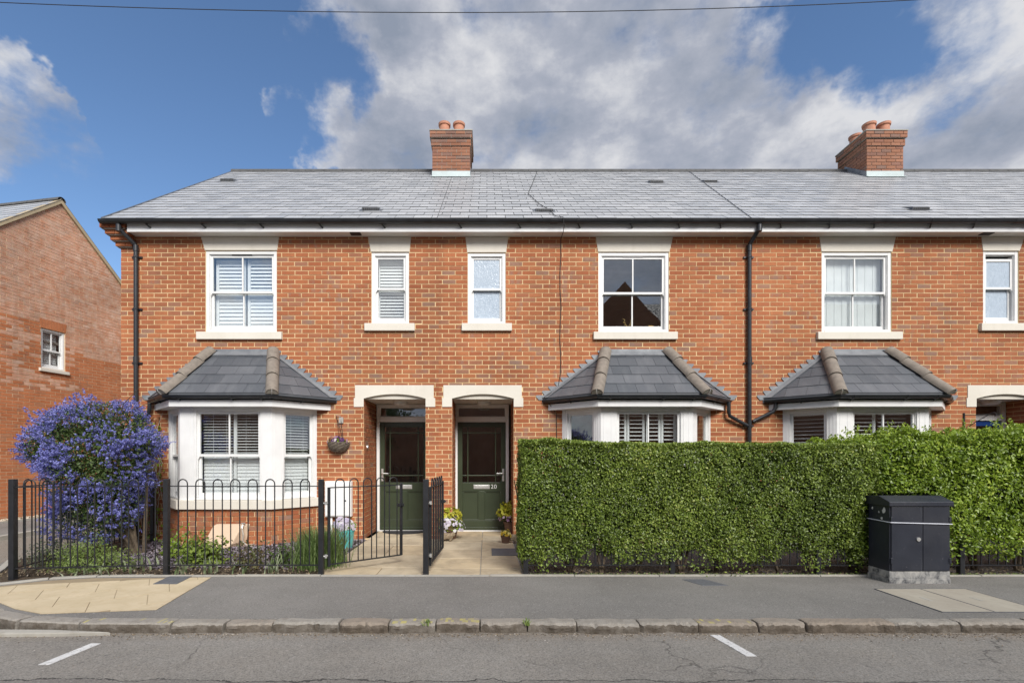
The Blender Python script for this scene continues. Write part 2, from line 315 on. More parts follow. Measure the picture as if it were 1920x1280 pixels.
def mk_cab():
    t = NT('cabinet_paint'); c = t.ramp(t.noise(4, 5), [(.3, (.017, .02, .03)), (.7, (.028, .032, .045))]); c = t.mix(t.rng(t.noise(26, 5, .7), .64, .78, 0, .4), c, (.25, .25, .27)); c = t.mix(t.rng(t.noise(9, 6, .8, 1.5, stretch=(1, 1, .12)), .60, .72, 0, .35), c, (.13, .135, .15)); c = t.mix(t.rng(t.noise(1.8, 4), .45, .75, 0, .3), c, (.075, .072, .07))
    t.col(c).pr(.42, 0, .5); t.bump(t.noise(50, 3), .1, .004)
    t = NT('cabinet_worn'); c = t.ramp(t.noise(13, 6, .7, .6, stretch=(1, 1, .7)), [(.36, (.06, .062, .068)), (.47, (.24, .24, .235)), (.62, (.40, .39, .365))]); t.col(c).pr(.7)
mk_cab()

# ------------------------------------------------------------------ mesh helpers
def link(name, me, parent=None, kind=None):
    o = bpy.data.objects.new(name, me); COL.objects.link(o)
    if parent is not None:
        o.parent = parent
        if parent.type == 'EMPTY' : o.matrix_parent_inverse = Matrix.LocRotScale(parent.location, parent.rotation_euler, None).inverted()
    if kind: o['kind'] = kind
    return o
def tag(o, label=None, cat=None, group=None, kind=None):
    if label: o['label'] = label
    if cat: o['category'] = cat
    if group: o['group'] = group
    if kind: o['kind'] = kind
    return o
def thing(name, loc, label, cat, group=None):
    o = bpy.data.objects.new(name, None); COL.objects.link(o); o.location = loc; o.empty_display_size = .2
    return tag(o, label, cat, group)

class Fr:                      # a wall frame: a runs along the wall, d into it, z up
    def __init__(s, o, u=(1, 0, 0)):
        s.o = Vector(o); s.u = Vector(u).normalized(); s.i = Vector((-s.u.y, s.u.x, 0))
    def p(s, a, d, z): return s.o + s.u*a + s.i*d + Vector((0, 0, z))
    def mat(s, a=0, d=0, z=0):
        m = Matrix((s.u, s.i, Vector((0, 0, 1)))).transposed().to_4x4(); m.translation = s.p(a, d, z); return m
W0 = Fr((0, 0, 0))

class MB:
    def __init__(s): s.v = []; s.f = []; s.t = []
    def add(s, vs, fs, tone=(.5, 0, 0)):
        n = len(s.v); s.v += [tuple(v) for v in vs]; s.f += [tuple(i+n for i in f) for f in fs]; s.t += [tone]*len(fs); return s
    def hexa(s, P, tone=(.5, 0, 0)):  # 8 points: bottom loop 0-3, top loop 4-7
        return s.add(P, [(0, 3, 2, 1), (4, 5, 6, 7), (0, 1, 5, 4), (1, 2, 6, 5), (2, 3, 7, 6), (3, 0, 4, 7)], tone)
    def box(s, a0, a1, d0, d1, z0, z1, fr=W0, tone=(.5, 0, 0)):
        return s.hexa([fr.p(a0, d0, z0), fr.p(a1, d0, z0), fr.p(a1, d1, z0), fr.p(a0, d1, z0),
                       fr.p(a0, d0, z1), fr.p(a1, d0, z1), fr.p(a1, d1, z1), fr.p(a0, d1, z1)], tone)
    def prism(s, pts, vec, tone=(.5, 0, 0)):     # polygon of 3-D points swept along vec
        n = len(pts); vec = Vector(vec); P = [Vector(p) for p in pts]; Q = [p+vec for p in P]
        return s.add(P+Q, [tuple(range(n-1, -1, -1)), tuple(range(n, 2*n))]+[(i, (i+1) % n, n+(i+1) % n, n+i) for i in range(n)], tone)
    def tube(s, pts, r, n=8, caps=True, tone=(.5, 0, 0), arc=None):
        P = [Vector(p) for p in pts]; rs = r if isinstance(r, (list, tuple)) else [r]*len(P); rings = []
        up = None
        for i, p in enumerate(P):
            t = (P[min(i+1, len(P)-1)]-P[max(i-1, 0)]).normalized()
            if up is None:
                up = Vector((0, 0, 1)) if abs(t.z) < .9 else Vector((0, 1, 0))
            x = t.cross(up).normalized(); y = x.cross(t).normalized(); up = y
            k = 1.0
            if 0 < i < len(P)-1:
                a = (P[i]-P[i-1]).normalized(); b = (P[i+1]-P[i]).normalized(); k = min(1.6, 1/max(.4, math.sqrt((1+a.dot(b))/2)))
            rings.append([p+(x*math.cos(2*math.pi*j/n)+y*math.sin(2*math.pi*j/n))*rs[i]*(k if False else 1) for j in range(n)])
        vs = [v for r_ in rings for v in r_]; fs = []
        for i in range(len(P)-1):
            for j in range(n): fs.append((i*n+j, i*n+(j+1) % n, (i+1)*n+(j+1) % n, (i+1)*n+j))
        if caps: fs += [tuple(range(n-1, -1, -1)), tuple(range((len(P)-1)*n, len(P)*n))]
        return s.add(vs, fs, tone)
    def half(s, p0, p1, r, down=True, n=9, up=(0, 0, 1), th=.006, tone=(.5, 0, 0)):   # half-round channel or tile with thickness
        p0, p1 = Vector(p0), Vector(p1); t = (p1-p0).normalized(); up = Vector(up); x = t.cross(up).normalized(); y = x.cross(t).normalized()
        sg = -1 if down else 1; vs = []
        for p in (p0, p1):
            for rr in (r, r-th):
                for j in range(n):
                    a = math.pi*j/(n-1); vs.append(p+x*math.cos(a)*rr+y*math.sin(a)*rr*sg)
        fs = []
        for j in range(n-1):
            fs += [(j, j+1, 2*n+j+1, 2*n+j), (n+j+1, n+j, 3*n+j, 3*n+j+1), (j+1, j, n+j, n+j+1), (2*n+j, 2*n+j+1, 3*n+j+1, 3*n+j)]
        fs += [(0, 2*n, 3*n, n), (n-1, 2*n-1, 4*n-1, 3*n-1)]
        return s.add(vs, fs, tone)
    def lathe(s, prof, c=(0, 0, 0), n=18, tone=(.5, 0, 0), a0=0, a1=2*math.pi):
        c = Vector(c); vs = []; full = abs(a1-a0-2*math.pi) < 1e-6; m = n if full else n+1
        for r, z in prof:
            for j in range(m):
                a = a0+(a1-a0)*j/n; vs.append(c+Vector((r*math.cos(a), r*math.sin(a), z)))
        fs = []
        for i in range(len(prof)-1):
            for j in range(n): k = (j+1) % m; fs.append((i*m+j, i*m+k, (i+1)*m+k, (i+1)*m+j))
        if full: fs += [tuple(range(m-1, -1, -1)), tuple(range((len(prof)-1)*m, len(prof)*m))]
        return s.add(vs, fs, tone)
    def mesh(s, name, mat, smooth=False):
        me = bpy.data.meshes.new(name); me.from_pydata(s.v, [], s.f)
        if isinstance(mat, str): me.materials.append(MATS[mat])
        at = me.attributes.new('tone', 'FLOAT_COLOR', 'FACE')
        arr = np.zeros((len(s.f), 4), np.float32); arr[:, 3] = 1; arr[:, :3] = np.array(s.t, np.float32).reshape(-1, 3)
        at.data.foreach_set('color', arr.ravel())
        if smooth: me.polygons.foreach_set('use_smooth', [True]*len(s.f))
        me.update(); return me
    def build(s, name, mat, parent=None, smooth=False, kind=None, bevel=0):
        o = link(name, s.mesh(name, mat, smooth), parent, kind)
        if bevel:
            b = o.modifiers.new('bevel', 'BEVEL'); b.width = bevel; b.segments = 2; b.limit_method = 'ANGLE'; b.angle_limit = rad(40); b.harden_normals = False
        if smooth:
            pass
        return o
def smooth_by_angle(o, ang=40):
    o.data.polygons.foreach_set('use_smooth', [True]*len(o.data.polygons)); o.data.set_sharp_from_angle(angle=rad(ang)); return o

def np_mesh(name, V, F, tone, mat, parent=None, kind=None):
    me = bpy.data.meshes.new(name); nv, nf, k = len(V), len(F), F.shape[1]
    me.vertices.add(nv); me.vertices.foreach_set('co', V.astype(np.float32).ravel())
    me.loops.add(nf*k); me.loops.foreach_set('vertex_index', F.astype(np.int32).ravel())
    me.polygons.add(nf); me.polygons.foreach_set('loop_start', (np.arange(nf)*k).astype(np.int32))
    me.update(calc_edges=True)
    at = me.attributes.new('tone', 'FLOAT_COLOR', 'FACE'); a = np.zeros((nf, 4), np.float32); a[:, 3] = 1; a[:, 0] = tone
    at.data.foreach_set('color', a.ravel()); me.materials.append(MATS[mat])
    return link(name, me, parent, kind)

RNG = np.random.default_rng(7)
def unit(v): return v/np.maximum(1e-9, np.linalg.norm(v, axis=1, keepdims=True))
def leaves(P, Nrm, size, aspect=.5, spread=.8, fold=.25, rng=RNG, tone=None, up=0.0, jit=.35):
    """one folded leaf (two triangles) at every point, facing roughly along its normal"""
    n = len(P); nn = unit(Nrm+rng.normal(0, spread, (n, 3))); t = unit(np.cross(nn, rng.normal(0, 1, (n, 3))))
    if up: t = unit(t+np.array([0, 0, up])); nn = unit(nn-t*np.sum(nn*t, 1, keepdims=True))
    b = np.cross(nn, t); L = size*(1+rng.uniform(-jit, jit, (n, 1))); w = L*aspect*.5
    V = np.empty((n, 4, 3)); V[:, 0] = P-t*L*.5; V[:, 2] = P+t*L*.5
    V[:, 1] = P+b*w+nn*w*fold; V[:, 3] = P-b*w+nn*w*fold
    i = np.arange(n)*4; F = np.concatenate([np.stack([i, i+1, i+2], 1), np.stack([i, i+2, i+3], 1)])
    tn = rng.beta(2, 2.2, n) if tone is None else tone
    return V.reshape(-1, 3), F, np.concatenate([tn, tn])
def stack(parts):
    V = []; F = []; T = []; o = 0
    for v, f, t in parts: V.append(v); F.append(f+o); T.append(t); o += len(v)
    return np.concatenate(V), np.concatenate(F), np.concatenate(T)
# ------------------------------------------------------------------ ground, road, pavement (the setting)
D = 8.07                       # distance of the terrace front from the camera
FW = Fr((0, D, 0))             # a = X, d = Y - D
def FX(px): return (px-913)/111.5
def FZ(py): return CAMZ+(855-py)/111.5

def sheet(name, poly, z, mat, th=0.05):
    m = MB(); m.prism([(x, y, z-th) for x, y in poly], (0, 0, th)); o = m.build(name, mat); tag(o, kind='structure'); return o
sheet('ground', [(-300, -300), (300, -300), (300, 300), (-300, 300)], -.13, 'grass')
sheet('road', [(-80, -4.6), (80, -4.6), (80, 4.06), (-80, 4.06)], -.075, 'road_asphalt')
side_l = [(-8.5, 3.9), (-4.3, 3.9), (-4.55, 4.5), (-5.2, 4.9), (-5.9, 5.6), (-6.3, 6.3), (-6.5, 8), (-6.5, 40), (-8.5, 40)]
sheet('side_road', side_l, -.069, 'road_asphalt')
sheet('side_pavement', [(-8.4, 6.5), (-8.4, 40), (-12, 40), (-12, 6.5)], -.005, 'pavement_asphalt', .12)
edge_pts = [(16, 5.56), (2, 5.56), (-3.9, 5.56), (-4.5, 5.53), (-4.95, 5.42), (-5.3, 5.16), (-5.65, 5.35), (-6.0, 5.87), (-6.4, 6.4)]
kerb_pts = [(-6.35, 6.3), (-5.95, 5.65), (-5.25, 5.0), (-4.75, 4.6), (-4.35, 4.33), (-3.95, 4.18), (-3.4, 4.12), (-2.6, 4.11), (16, 4.11)]
sheet('pavement', kerb_pts+edge_pts, 0.0, 'pavement_asphalt', .12)
sheet('opposite_pavement', [(-80, -6.6), (80, -6.6), (80, -4.6), (-80, -4.6)], 0.02, 'pavement_asphalt', .15)
bed = sheet('garden_bed', [(-6.4, 6.4), (-6.0, 5.87), (-5.65, 5.37), (-5.3, 5.2), (-4.95, 5.46), (-4.5, 5.57), (-3.9, 5.6), (-2.0, 5.6), (-2.0, D), (-6.15, D)], -.012, 'soil', .06)
sheet('hedge_bed', [(.43, 5.6), (16, 5.6), (16, D), (.43, D)], -.015, 'gravel', .06)

# low concrete edging between pavement and front gardens
ed = thing('edging', (0, 5.58, 0), None, None); ed['kind'] = 'structure'
rr = random.Random(3); e2 = list(reversed(edge_pts)); step = .915
run = []
for i in range(len(e2)-1):
    a, b = Vector(e2[i]), Vector(e2[i+1]); n = max(1, round((b-a).length/step))
    for k in range(n): run.append((a.lerp(b, k/n), a.lerp(b, (k+1)/n)))
for a, b in run:
    if a.x > 11: continue
    t = (b-a).normalized(); nrm = Vector((-t.y, t.x)); a2 = a+t*.003; b2 = b-t*.003; h = .012+rr.uniform(-.003, .004)
    w = .05 if a.x > -4.2 else .075
    m = MB(); m.prism([(*a2, -.06), (*b2, -.06), (*(b2+nrm*w), -.06), (*(a2+nrm*w), -.06)], (0, 0, .06+h)); m.build('edging_stone', 'concrete', ed, bevel=.006)

# kerb: worn granite stones, newer concrete ones round the corner
kb = thing('kerb', (0, 4.05, 0), None, None); kb['kind'] = 'structure'
def kerb_stone(P0, P1, w0, h, tone, rough, yel=0.0):
    P0, P1 = Vector(P0), Vector(P1); t = (P1-P0).normalized(); nrm = Vector((t.y, -t.x)); Ln = (P1-P0).length; n = max(9, int(Ln/.022)); m = MB(); rows = []
    ph = rr.uniform(0, 6); lo = [rr.gauss(0, rough) for _ in range(5)]
    for i in range(n):
        s = i/(n-1); e = min(s, 1-s)*Ln; rnd = max(0, 1-e/.022); k = s*4; q = int(min(3, k)); wv = lo[q]*(1-(k-q))+lo[q+1]*(k-q)
        p = P0+t*(Ln*s); f = wv+rough*.8*math.sin(19*s*Ln+ph)+rr.uniform(-rough, rough)*.5-.012*rnd; tp = h+wv*.35+rr.uniform(-rough, rough)*.15-.006*rnd
        ch = .010+abs(rr.gauss(0, rough*.8))
        sec = [(0, -.16), (0, tp-.002), (w0*.5, tp+.002), (w0+f-ch*1.1, tp), (w0+f-.002, tp-ch), (w0+f*1.2+.006+rr.uniform(-rough, rough)*.5, tp-.035), (w0+f*.8+.004+rr.uniform(-rough, rough)*.5, tp-.058), (w0+f*.5-.004, -.16)]
        rows.append([(*(p+nrm*q_), z) for q_, z in sec])
    k = len(rows[0]); vs = [v for r_ in rows for v in r_]; fs = [(i*k+j, (i+1)*k+j, (i+1)*k+j+1, i*k+j+1) for i in range(n-1) for j in range(k-1)]
    fs += [tuple(range(k)), tuple(range((n-1)*k+k-1, (n-1)*k-1, -1))]
    m.add(vs, fs, (tone, 0, 0))
    for i, f in enumerate(fs[:-2]):
        if f[0] % k >= 4: m.t[i] = (tone, 0, .9)
    if yel:
        for i, f in enumerate(fs[:-2]):
            if (f[0] % k) in (1, 2) and rr.random() < yel: m.t[i] = (tone, .25+rr.random()*.4, 0)
    return smooth_by_angle(m.build('kerb_stone', 'kerb_granite', kb), 28)
xs = [327, 425, 513, 638, 730, 818, 900, 988, 1080, 1197, 1305, 1417, 1507, 1670, 1795, 1930, 2040, 2160, 2290]
for i in range(len(xs)-1):
    x0, x1 = (xs[i]-913)/223, (xs[i+1]-913)/223
    kerb_stone((x0+.006, 4.11), (x1-.006, 4.11), .125+rr.uniform(-.01, .014), .004+rr.uniform(-.006, .006), rr.random()*.85, .0105, {4: .35, 5: .45, 10: .2}.get(i, 0))
cur = [(-2.63, 4.11), (-3.4, 4.12), (-3.95, 4.18), (-4.35, 4.33), (-4.75, 4.6), (-5.25, 5.0), (-5.95, 5.65)]
for i in range(len(cur)-1):
    a, b = Vector(cur[i+1]), Vector(cur[i]); t = (b-a).normalized()
    kerb_stone(a+t*.003, b-t*.003, .13, .006, .93, .0025, .12 if i == 0 else 0)
# flush granite channel stone at the corner, and the white bay lines
m = MB(); pts = [(-3.08, 3.93), (-3.6, 3.985), (-4.4, 4.0), (-5.2, 3.97), (-5.2, 3.87), (-4.4, 3.885), (-3.6, 3.9)]
m.prism([(x, y, -.09) for x, y in pts], (0, 0, .045)); o = m.build('channel_stone', 'concrete', None, bevel=.008); tag(o, kind='structure')
for a, b in (((-3.115, 3.372), (-3.06, 3.756)), ((1.94, 3.516), (1.865, 3.936))):
    m = MB(); w = .038; m.prism([(a[0]-w, a[1], -.074), (a[0]+w, a[1], -.074), (b[0]+w, b[1], -.074), (b[0]-w, b[1], -.074)], (0, 0, .003))
    tag(m.build('road_marking', 'paint_white'), kind='structure')

# buff tactile slabs at the crossing on the corner
tp = thing('tactile_paving', (-3.6, 4.9, 0), None, None); tp['kind'] = 'structure'
def clip_poly(poly, a, b):          # keep the part of poly left of a->b
    out = []; n = len(poly); s = lambda p: (b[0]-a[0])*(p[1]-a[1])-(b[1]-a[1])*(p[0]-a[0])
    for i in range(n):
        p, q = poly[i], poly[(i+1) % n]; sp, sq = s(p), s(q)
        if sp >= 0: out.append(p)
        if sp*sq < 0: k = sp/(sp-sq); out.append((p[0]+(q[0]-p[0])*k, p[1]+(q[1]-p[1])*k))
    return out
def clip_convex(poly, region):
    for i in range(len(region)):
        if len(poly) < 3: return []
        poly = clip_poly(poly, region[i], region[(i+1) % len(region)])
    return poly if len(poly) >= 3 else []
def area(p): return abs(sum(p[i][0]*p[(i+1) % len(p)][1]-p[(i+1) % len(p)][0]*p[i][1] for i in range(len(p))))/2
zone = [(-4.3, 4.37), (-3.93, 4.23), (-2.99, 4.345), (-3.16, 5.5), (-4.5, 5.48), (-4.93, 5.36), (-5.27, 5.1), (-5.5, 5.05)]
m = MB(); m.prism([(x, y, -.03) for x, y in zone], (0, 0, .0325)); m.build('paving_bed', 'path_sand', tp)
ang = rad(34); ca, sa = math.cos(ang), math.sin(ang)
for i in range(-4, 6):
    for j in range(-5, 6):
        u0, v0 = i*.45+(j % 2)*.18, j*.40; g = .003
        q = [(-4.0+ca*u-sa*v, 4.9+sa*u+ca*v) for u, v in ((u0+g, v0+g), (u0+.45-g, v0+g), (u0+.45-g, v0+.40-g), (u0+g, v0+.40-g))]
        q = clip_convex(q, zone)
        if q and area(q) > .004:
            m = MB(); m.prism([(x, y, -.02) for x, y in q], (0, 0, .025+rr.uniform(0, .003))); m.build('paving_slab', 'tactile_buff', tp)
m = MB(); m.prism([(x, y, -.02) for x, y in ((-3.62, 5.2), (-3.36, 5.2), (-3.40, 5.53), (-3.66, 5.53))], (0, 0, .032)); o = m.build('service_cover', 'cover_grey', None, bevel=.004)
tag(o, 'small grey metal service cover let into the buff paving slabs', 'cover')
m = MB(); m.prism([(x, y, -.02) for x, y in ((2.32, 5.16), (2.60, 5.16), (2.46, 5.42), (2.2, 5.42))], (0, 0, .025)); o = m.build('service_cover', 'cover_grey', None, bevel=.004)
tag(o, 'small grey metal service cover in the asphalt pavement before the clipped hedge', 'cover')
fp = thing('footway_cover', (4.55, 4.65, 0), 'two panel buff concrete chamber cover in pavement before the dark cabinet', 'cover')
for x0, x1, l in ((4.06, 4.525, .0), (4.535, 5.0, .0)):
    m = MB(); m.prism([(x0, 4.28, -.02), (x1, 4.28, -.02), (x1, 5.02, -.02), (x0, 5.02, -.02)], (0, 0, .026)); m.build('panel', 'cover_concrete', fp, bevel=.003)
m = MB()
for x in (4.055, 4.527, 4.998): m.box(x, x+.007, 4.275, 5.025, -.02, .0075)
for y in (4.274, 5.02): m.box(4.055, 5.005, y, y+.006, -.02, .007)
m.build('steel_frame', 'cover_grey', fp)
for x in (4.25, 4.74):
    m = MB(); m.box(x, x+.03, 4.6, 4.72, .004, .0075); m.build('lifting_slot', 'concrete', fp)

# sandstone path up to the two front doors
pth = thing('path', (-.8, 6.8, 0), None, None); pth['kind'] = 'structure'
m = MB(); m.box(-2.0, .43, 5.6, 8.95, -.08, -.012); m.build('path_bed', 'concrete', pth)
cuts = [[-2.0, -1.05, -.76], [-.72, .02, .42]]
rowsL = [5.61, 6.0, 6.75, 7.5, 8.07, 8.93]; rowsR = [5.61, 5.95, 6.55, 7.15, 7.75, 8.35, 8.93]
for cs, rows, lim in (([-2.0, -1.18, -.76], rowsL, (-2.07, -1.03)), ([-.72, -.08, .42], rowsR, (-.586, .43))):
    for r in range(len(rows)-1):
        y0, y1 = rows[r]+.006, rows[r+1]-.006; c = list(cs)
        if cs[0] < -1: c = [-2.0, [-1.3, -.76, -1.45, -1.0, -1.5][r], -.76] if r != 1 else [-2.0, -.76]
        if y0 > D-.02: c = [max(lim[0]+.01, c[0])]+[q for q in c[1:-1] if lim[0] < q < lim[1]]+[min(lim[1]-.01, c[-1])]
        c = sorted(set(c))
        for i in range(len(c)-1):
            if c[i+1]-c[i] < .05: continue
            h = rr.uniform(-.003, .003); m = MB(); m.box(c[i]+.005, c[i+1]-.005, y0, y1, -.05, .004+h, tone=(rr.random(), 0, 0)); m.build('flagstone', 'sandstone', pth, bevel=.008)

# ------------------------------------------------------------------ brickwork
BL, BH, J = .2130, .0632, .0120
HEDGE_Z = 1.62
def poly_iv(poly, z):
    xs = []
    for i in range(len(poly)):
        (x0, z0), (x1, z1) = poly[i], poly[(i+1) % len(poly)]
        if (z0-z)*(z1-z) < 0: xs.append(x0+(x1-x0)*(z-z0)/(z1-z0))
    return (min(xs), max(xs)) if len(xs) >= 2 else None
def rect(a0, a1, z0, z1): return [(a0, z0), (a1, z0), (a1, z1), (a0, z1)]
def brick_field(fr, a0, a1, z0, z1, zones=(), seed=1, phase=0.0, zph=0.0, limit=None, pale_tone=None, half=False):
    """running-bond bricks over a rectangle of wall, cut round the zones; returns records"""
    R = random.Random(seed); out = []; pl = BL+J; ph = BH+J
    zb = [(min(p[0] for p in q), max(p[0] for p in q), min(p[1] for p in q), max(p[1] for p in q), q) for q in zones]
    r = 0; z = z0+zph
    while z < z1-.01:
        zt = min(z+BH, z1); off = phase+(pl/2 if r % 2 else 0); k = math.floor((a0-off)/pl)-1
        drift = R.uniform(-.006, .006)
        while True:
            b0 = off+k*pl+drift+R.uniform(-.0015, .0015); b1 = b0+BL+R.uniform(-.002, .002); k += 1
            if b0 > a1: break
            c0, c1 = max(b0, a0), min(b1, a1)
            if c1-c0 < .02: continue
            if limit:
                iv = limit((z+zt)/2)
                if not iv: continue
                c0, c1 = max(c0, iv[0]), min(c1, iv[1])
                if c1-c0 < .02: continue
            tone = (R.random(), R.random(), (pale_tone((c0+c1)/2, z) if pale_tone else 0)); dj = R.uniform(-.0018, .0018)
            hit = [q for q in zb if q[0] < c1 and q[1] > c0 and q[2] < zt and q[3] > z]
            if not hit:
                out.append((fr, c0, c1, z, zt, tone, dj, abs(c1-c0-BL) < .004)); continue
            cuts = sorted({z, zt, *[v for q in hit for v in (q[2], q[3]) if z < v < zt]})
            for i in range(len(cuts)-1):
                s0, s1 = cuts[i], cuts[i+1]
                if s1-s0 < .012: continue
                iv = [(c0, c1)]
                for q in hit:
                    w = poly_iv(q[4], (s0+s1)/2)
                    if not w: continue
                    nx = []
                    for (p, t) in iv:
                        if w[1] <= p or w[0] >= t: nx.append((p, t)); continue
                        if w[0]-p > .018: nx.append((p, w[0]-.004))
                        if t-w[1] > .018: nx.append((w[1]+.004, t))
                    iv = nx
                for p, t in iv: out.append((fr, p, t, s0, s1, tone, dj, False))
        z += ph; r += 1
    return out
BRICK_VAR = {}
def brick_mesh(mat, i):
    key = (mat, i)
    if key not in BRICK_VAR:
        R = random.Random(i*31+5); m = MB(); j = lambda: R.uniform(-.0015, .0015); a, h = BL/2, BH/2
        m.hexa([(-a+j(), -.004, -h+j()), (a+j(), -.004, -h+j()), (a, .05, -h), (-a, .05, -h), (-a+j(), -.004, h+j()), (a+j(), -.004, h+j()), (a, .05, h), (-a, .05, h)],
               ((i+.5)/18, R.random() if i % 3 else .97, .0 if mat == 'brick' else (.75 if i % 2 else 0.)))
        BRICK_VAR[key] = m.mesh('brick', mat)
    return BRICK_VAR[key]
def lay_bricks(recs, wall, mat, pick=None, n=300, seed=0):
    R = random.Random(seed); chosen = set()
    if pick:
        cand = [(pick(r), i) for i, r in enumerate(recs) if r[7]]; cand = sorted(c for c in cand if c[0] is not None)[:n]; chosen = {i for _, i in cand}
    m = MB(); j = lambda: R.uniform(-.0012, .0012)
    for i, (fr, a0, a1, z0, z1, tone, dj, full) in enumerate(recs):
        if i in chosen:
            v = min(17, int(tone[0]*18))
            o = link('brick', brick_mesh(mat, v if tone[2] == 0 or mat == 'brick' else (v | 1)), wall)
            o.matrix_basis = fr.mat((a0+a1)/2, dj, (z0+z1)/2); continue
        f = -.004+dj
        P = [fr.p(a0+j(), f, z0+j()), fr.p(a1+j(), f, z0+j()), fr.p(a1, .05, z0), fr.p(a0, .05, z0), fr.p(a0+j(), f, z1+j()), fr.p(a1+j(), f, z1+j()), fr.p(a1, .05, z1), fr.p(a0, .05, z1)]
        nn = len(m.v); m.v += [tuple(p) for p in P]; m.f += [tuple(q+nn for q in f_) for f_ in ((4, 5, 6, 7), (0, 3, 2, 1), (0, 1, 5, 4), (1, 2, 6, 5), (3, 0, 4, 7))]; m.t += [tone]*5
    if m.f: m.build('brickwork', mat, wall, kind='stuff')
def holed_wall(name, fr, a0, a1, z0, z1, d0, d1, holes, mat, parent):
    A = sorted({a0, a1, *[h[0] for h in holes], *[h[1] for h in holes]}); A = [a for a in A if a0 <= a <= a1]
    Z = sorted({z0, z1, *[h[2] for h in holes], *[h[3] for h in holes]}); Z = [z for z in Z if z0 <= z <= z1]
    m = MB(); solid = lambda a, z: not any(h[0] < a < h[1] and h[2] < z < h[3] for h in holes) and a0 < a < a1 and z0 < z < z1
    for i in range(len(A)-1):
        for k in range(len(Z)-1):
            ac, zc = (A[i]+A[i+1])/2, (Z[k]+Z[k+1])/2
            if not solid(ac, zc): continue
            q = lambda a, d, z: fr.p(a, d, z)
            m.add([q(A[i], d0, Z[k]), q(A[i+1], d0, Z[k]), q(A[i+1], d0, Z[k+1]), q(A[i], d0, Z[k+1])], [(0, 1, 2, 3)])
            m.add([q(A[i], d1, Z[k]), q(A[i+1], d1, Z[k]), q(A[i+1], d1, Z[k+1]), q(A[i], d1, Z[k+1])], [(3, 2, 1, 0)])
            for (a_, z_, e) in ((A[i]-1e-4, zc, ((A[i], Z[k]), (A[i], Z[k+1]))), (A[i+1]+1e-4, zc, ((A[i+1], Z[k]), (A[i+1], Z[k+1]))), (ac, Z[k]-1e-4, ((A[i], Z[k]), (A[i+1], Z[k]))), (ac, Z[k+1]+1e-4, ((A[i], Z[k+1]), (A[i+1], Z[k+1])))):
                if not solid(a_, z_):
                    m.add([q(e[0][0], d0, e[0][1]), q(e[1][0], d0, e[1][1]), q(e[1][0], d1, e[1][1]), q(e[0][0], d1, e[0][1])], [(0, 1, 2, 3)])
    return m.build(name, mat, parent)

# ------------------------------------------------------------------ sash windows, blinds, doors
SLAT = {}
def slat_obj(parent, fr, a0, a1, d, z, wid, th, tilt, mat='blind_white'):
    L = round(a1-a0, 3); key = (L, wid, th, mat)
    if key not in SLAT:
        m = MB(); n = 4; w = wid/2; vs = []
        for x in (-L/2, L/2):
            for s in (1, -1):
                for i in range(n+1):
                    y = -w+wid*i/n; vs.append((x, y, s*th/2+.0025*(1-(y/w)**2)))
        k = n+1; fs = []
        for i in range(n): fs += [(i, i+1, 2*k+i+1, 2*k+i), (k+i+1, k+i, 3*k+i, 3*k+i+1)]
        fs += [(0, 2*k, 3*k, k), (n, k+n, 3*k+n, 2*k+n)]
        m.add(vs, fs); SLAT[key] = m.mesh('slat', mat)
    o = link('slat', SLAT[key], parent); o.matrix_basis = fr.mat((a0+a1)/2, d, z) @ Matrix.Rotation(tilt, 4, 'X'); return o
def louvres(win, fr, a0, a1, z0, z1, d, pitch, wid, tilt, th=.006, frame=0.0):
    if frame:
        m = MB()
        m.box(a0, a0+frame, d-.014, d+.014, z0, z1, fr); m.box(a1-frame, a1, d-.014, d+.014, z0, z1, fr)
        m.box(a0+frame, a1-frame, d-.013, d+.013, z0, z0+frame, fr); m.box(a0+frame, a1-frame, d-.013, d+.013, z1-frame, z1, fr)
        m.build('shutter_frame', 'blind_white', win, bevel=.003); a0 += frame; a1 -= frame; z0 += frame; z1 -= frame
    n = max(1, int((z1-z0)/pitch)); p = (z1-z0)/n
    for i in range(n): slat_obj(win, fr, a0+.003, a1-.003, d, z0+p*(i+.5), wid, th, tilt)
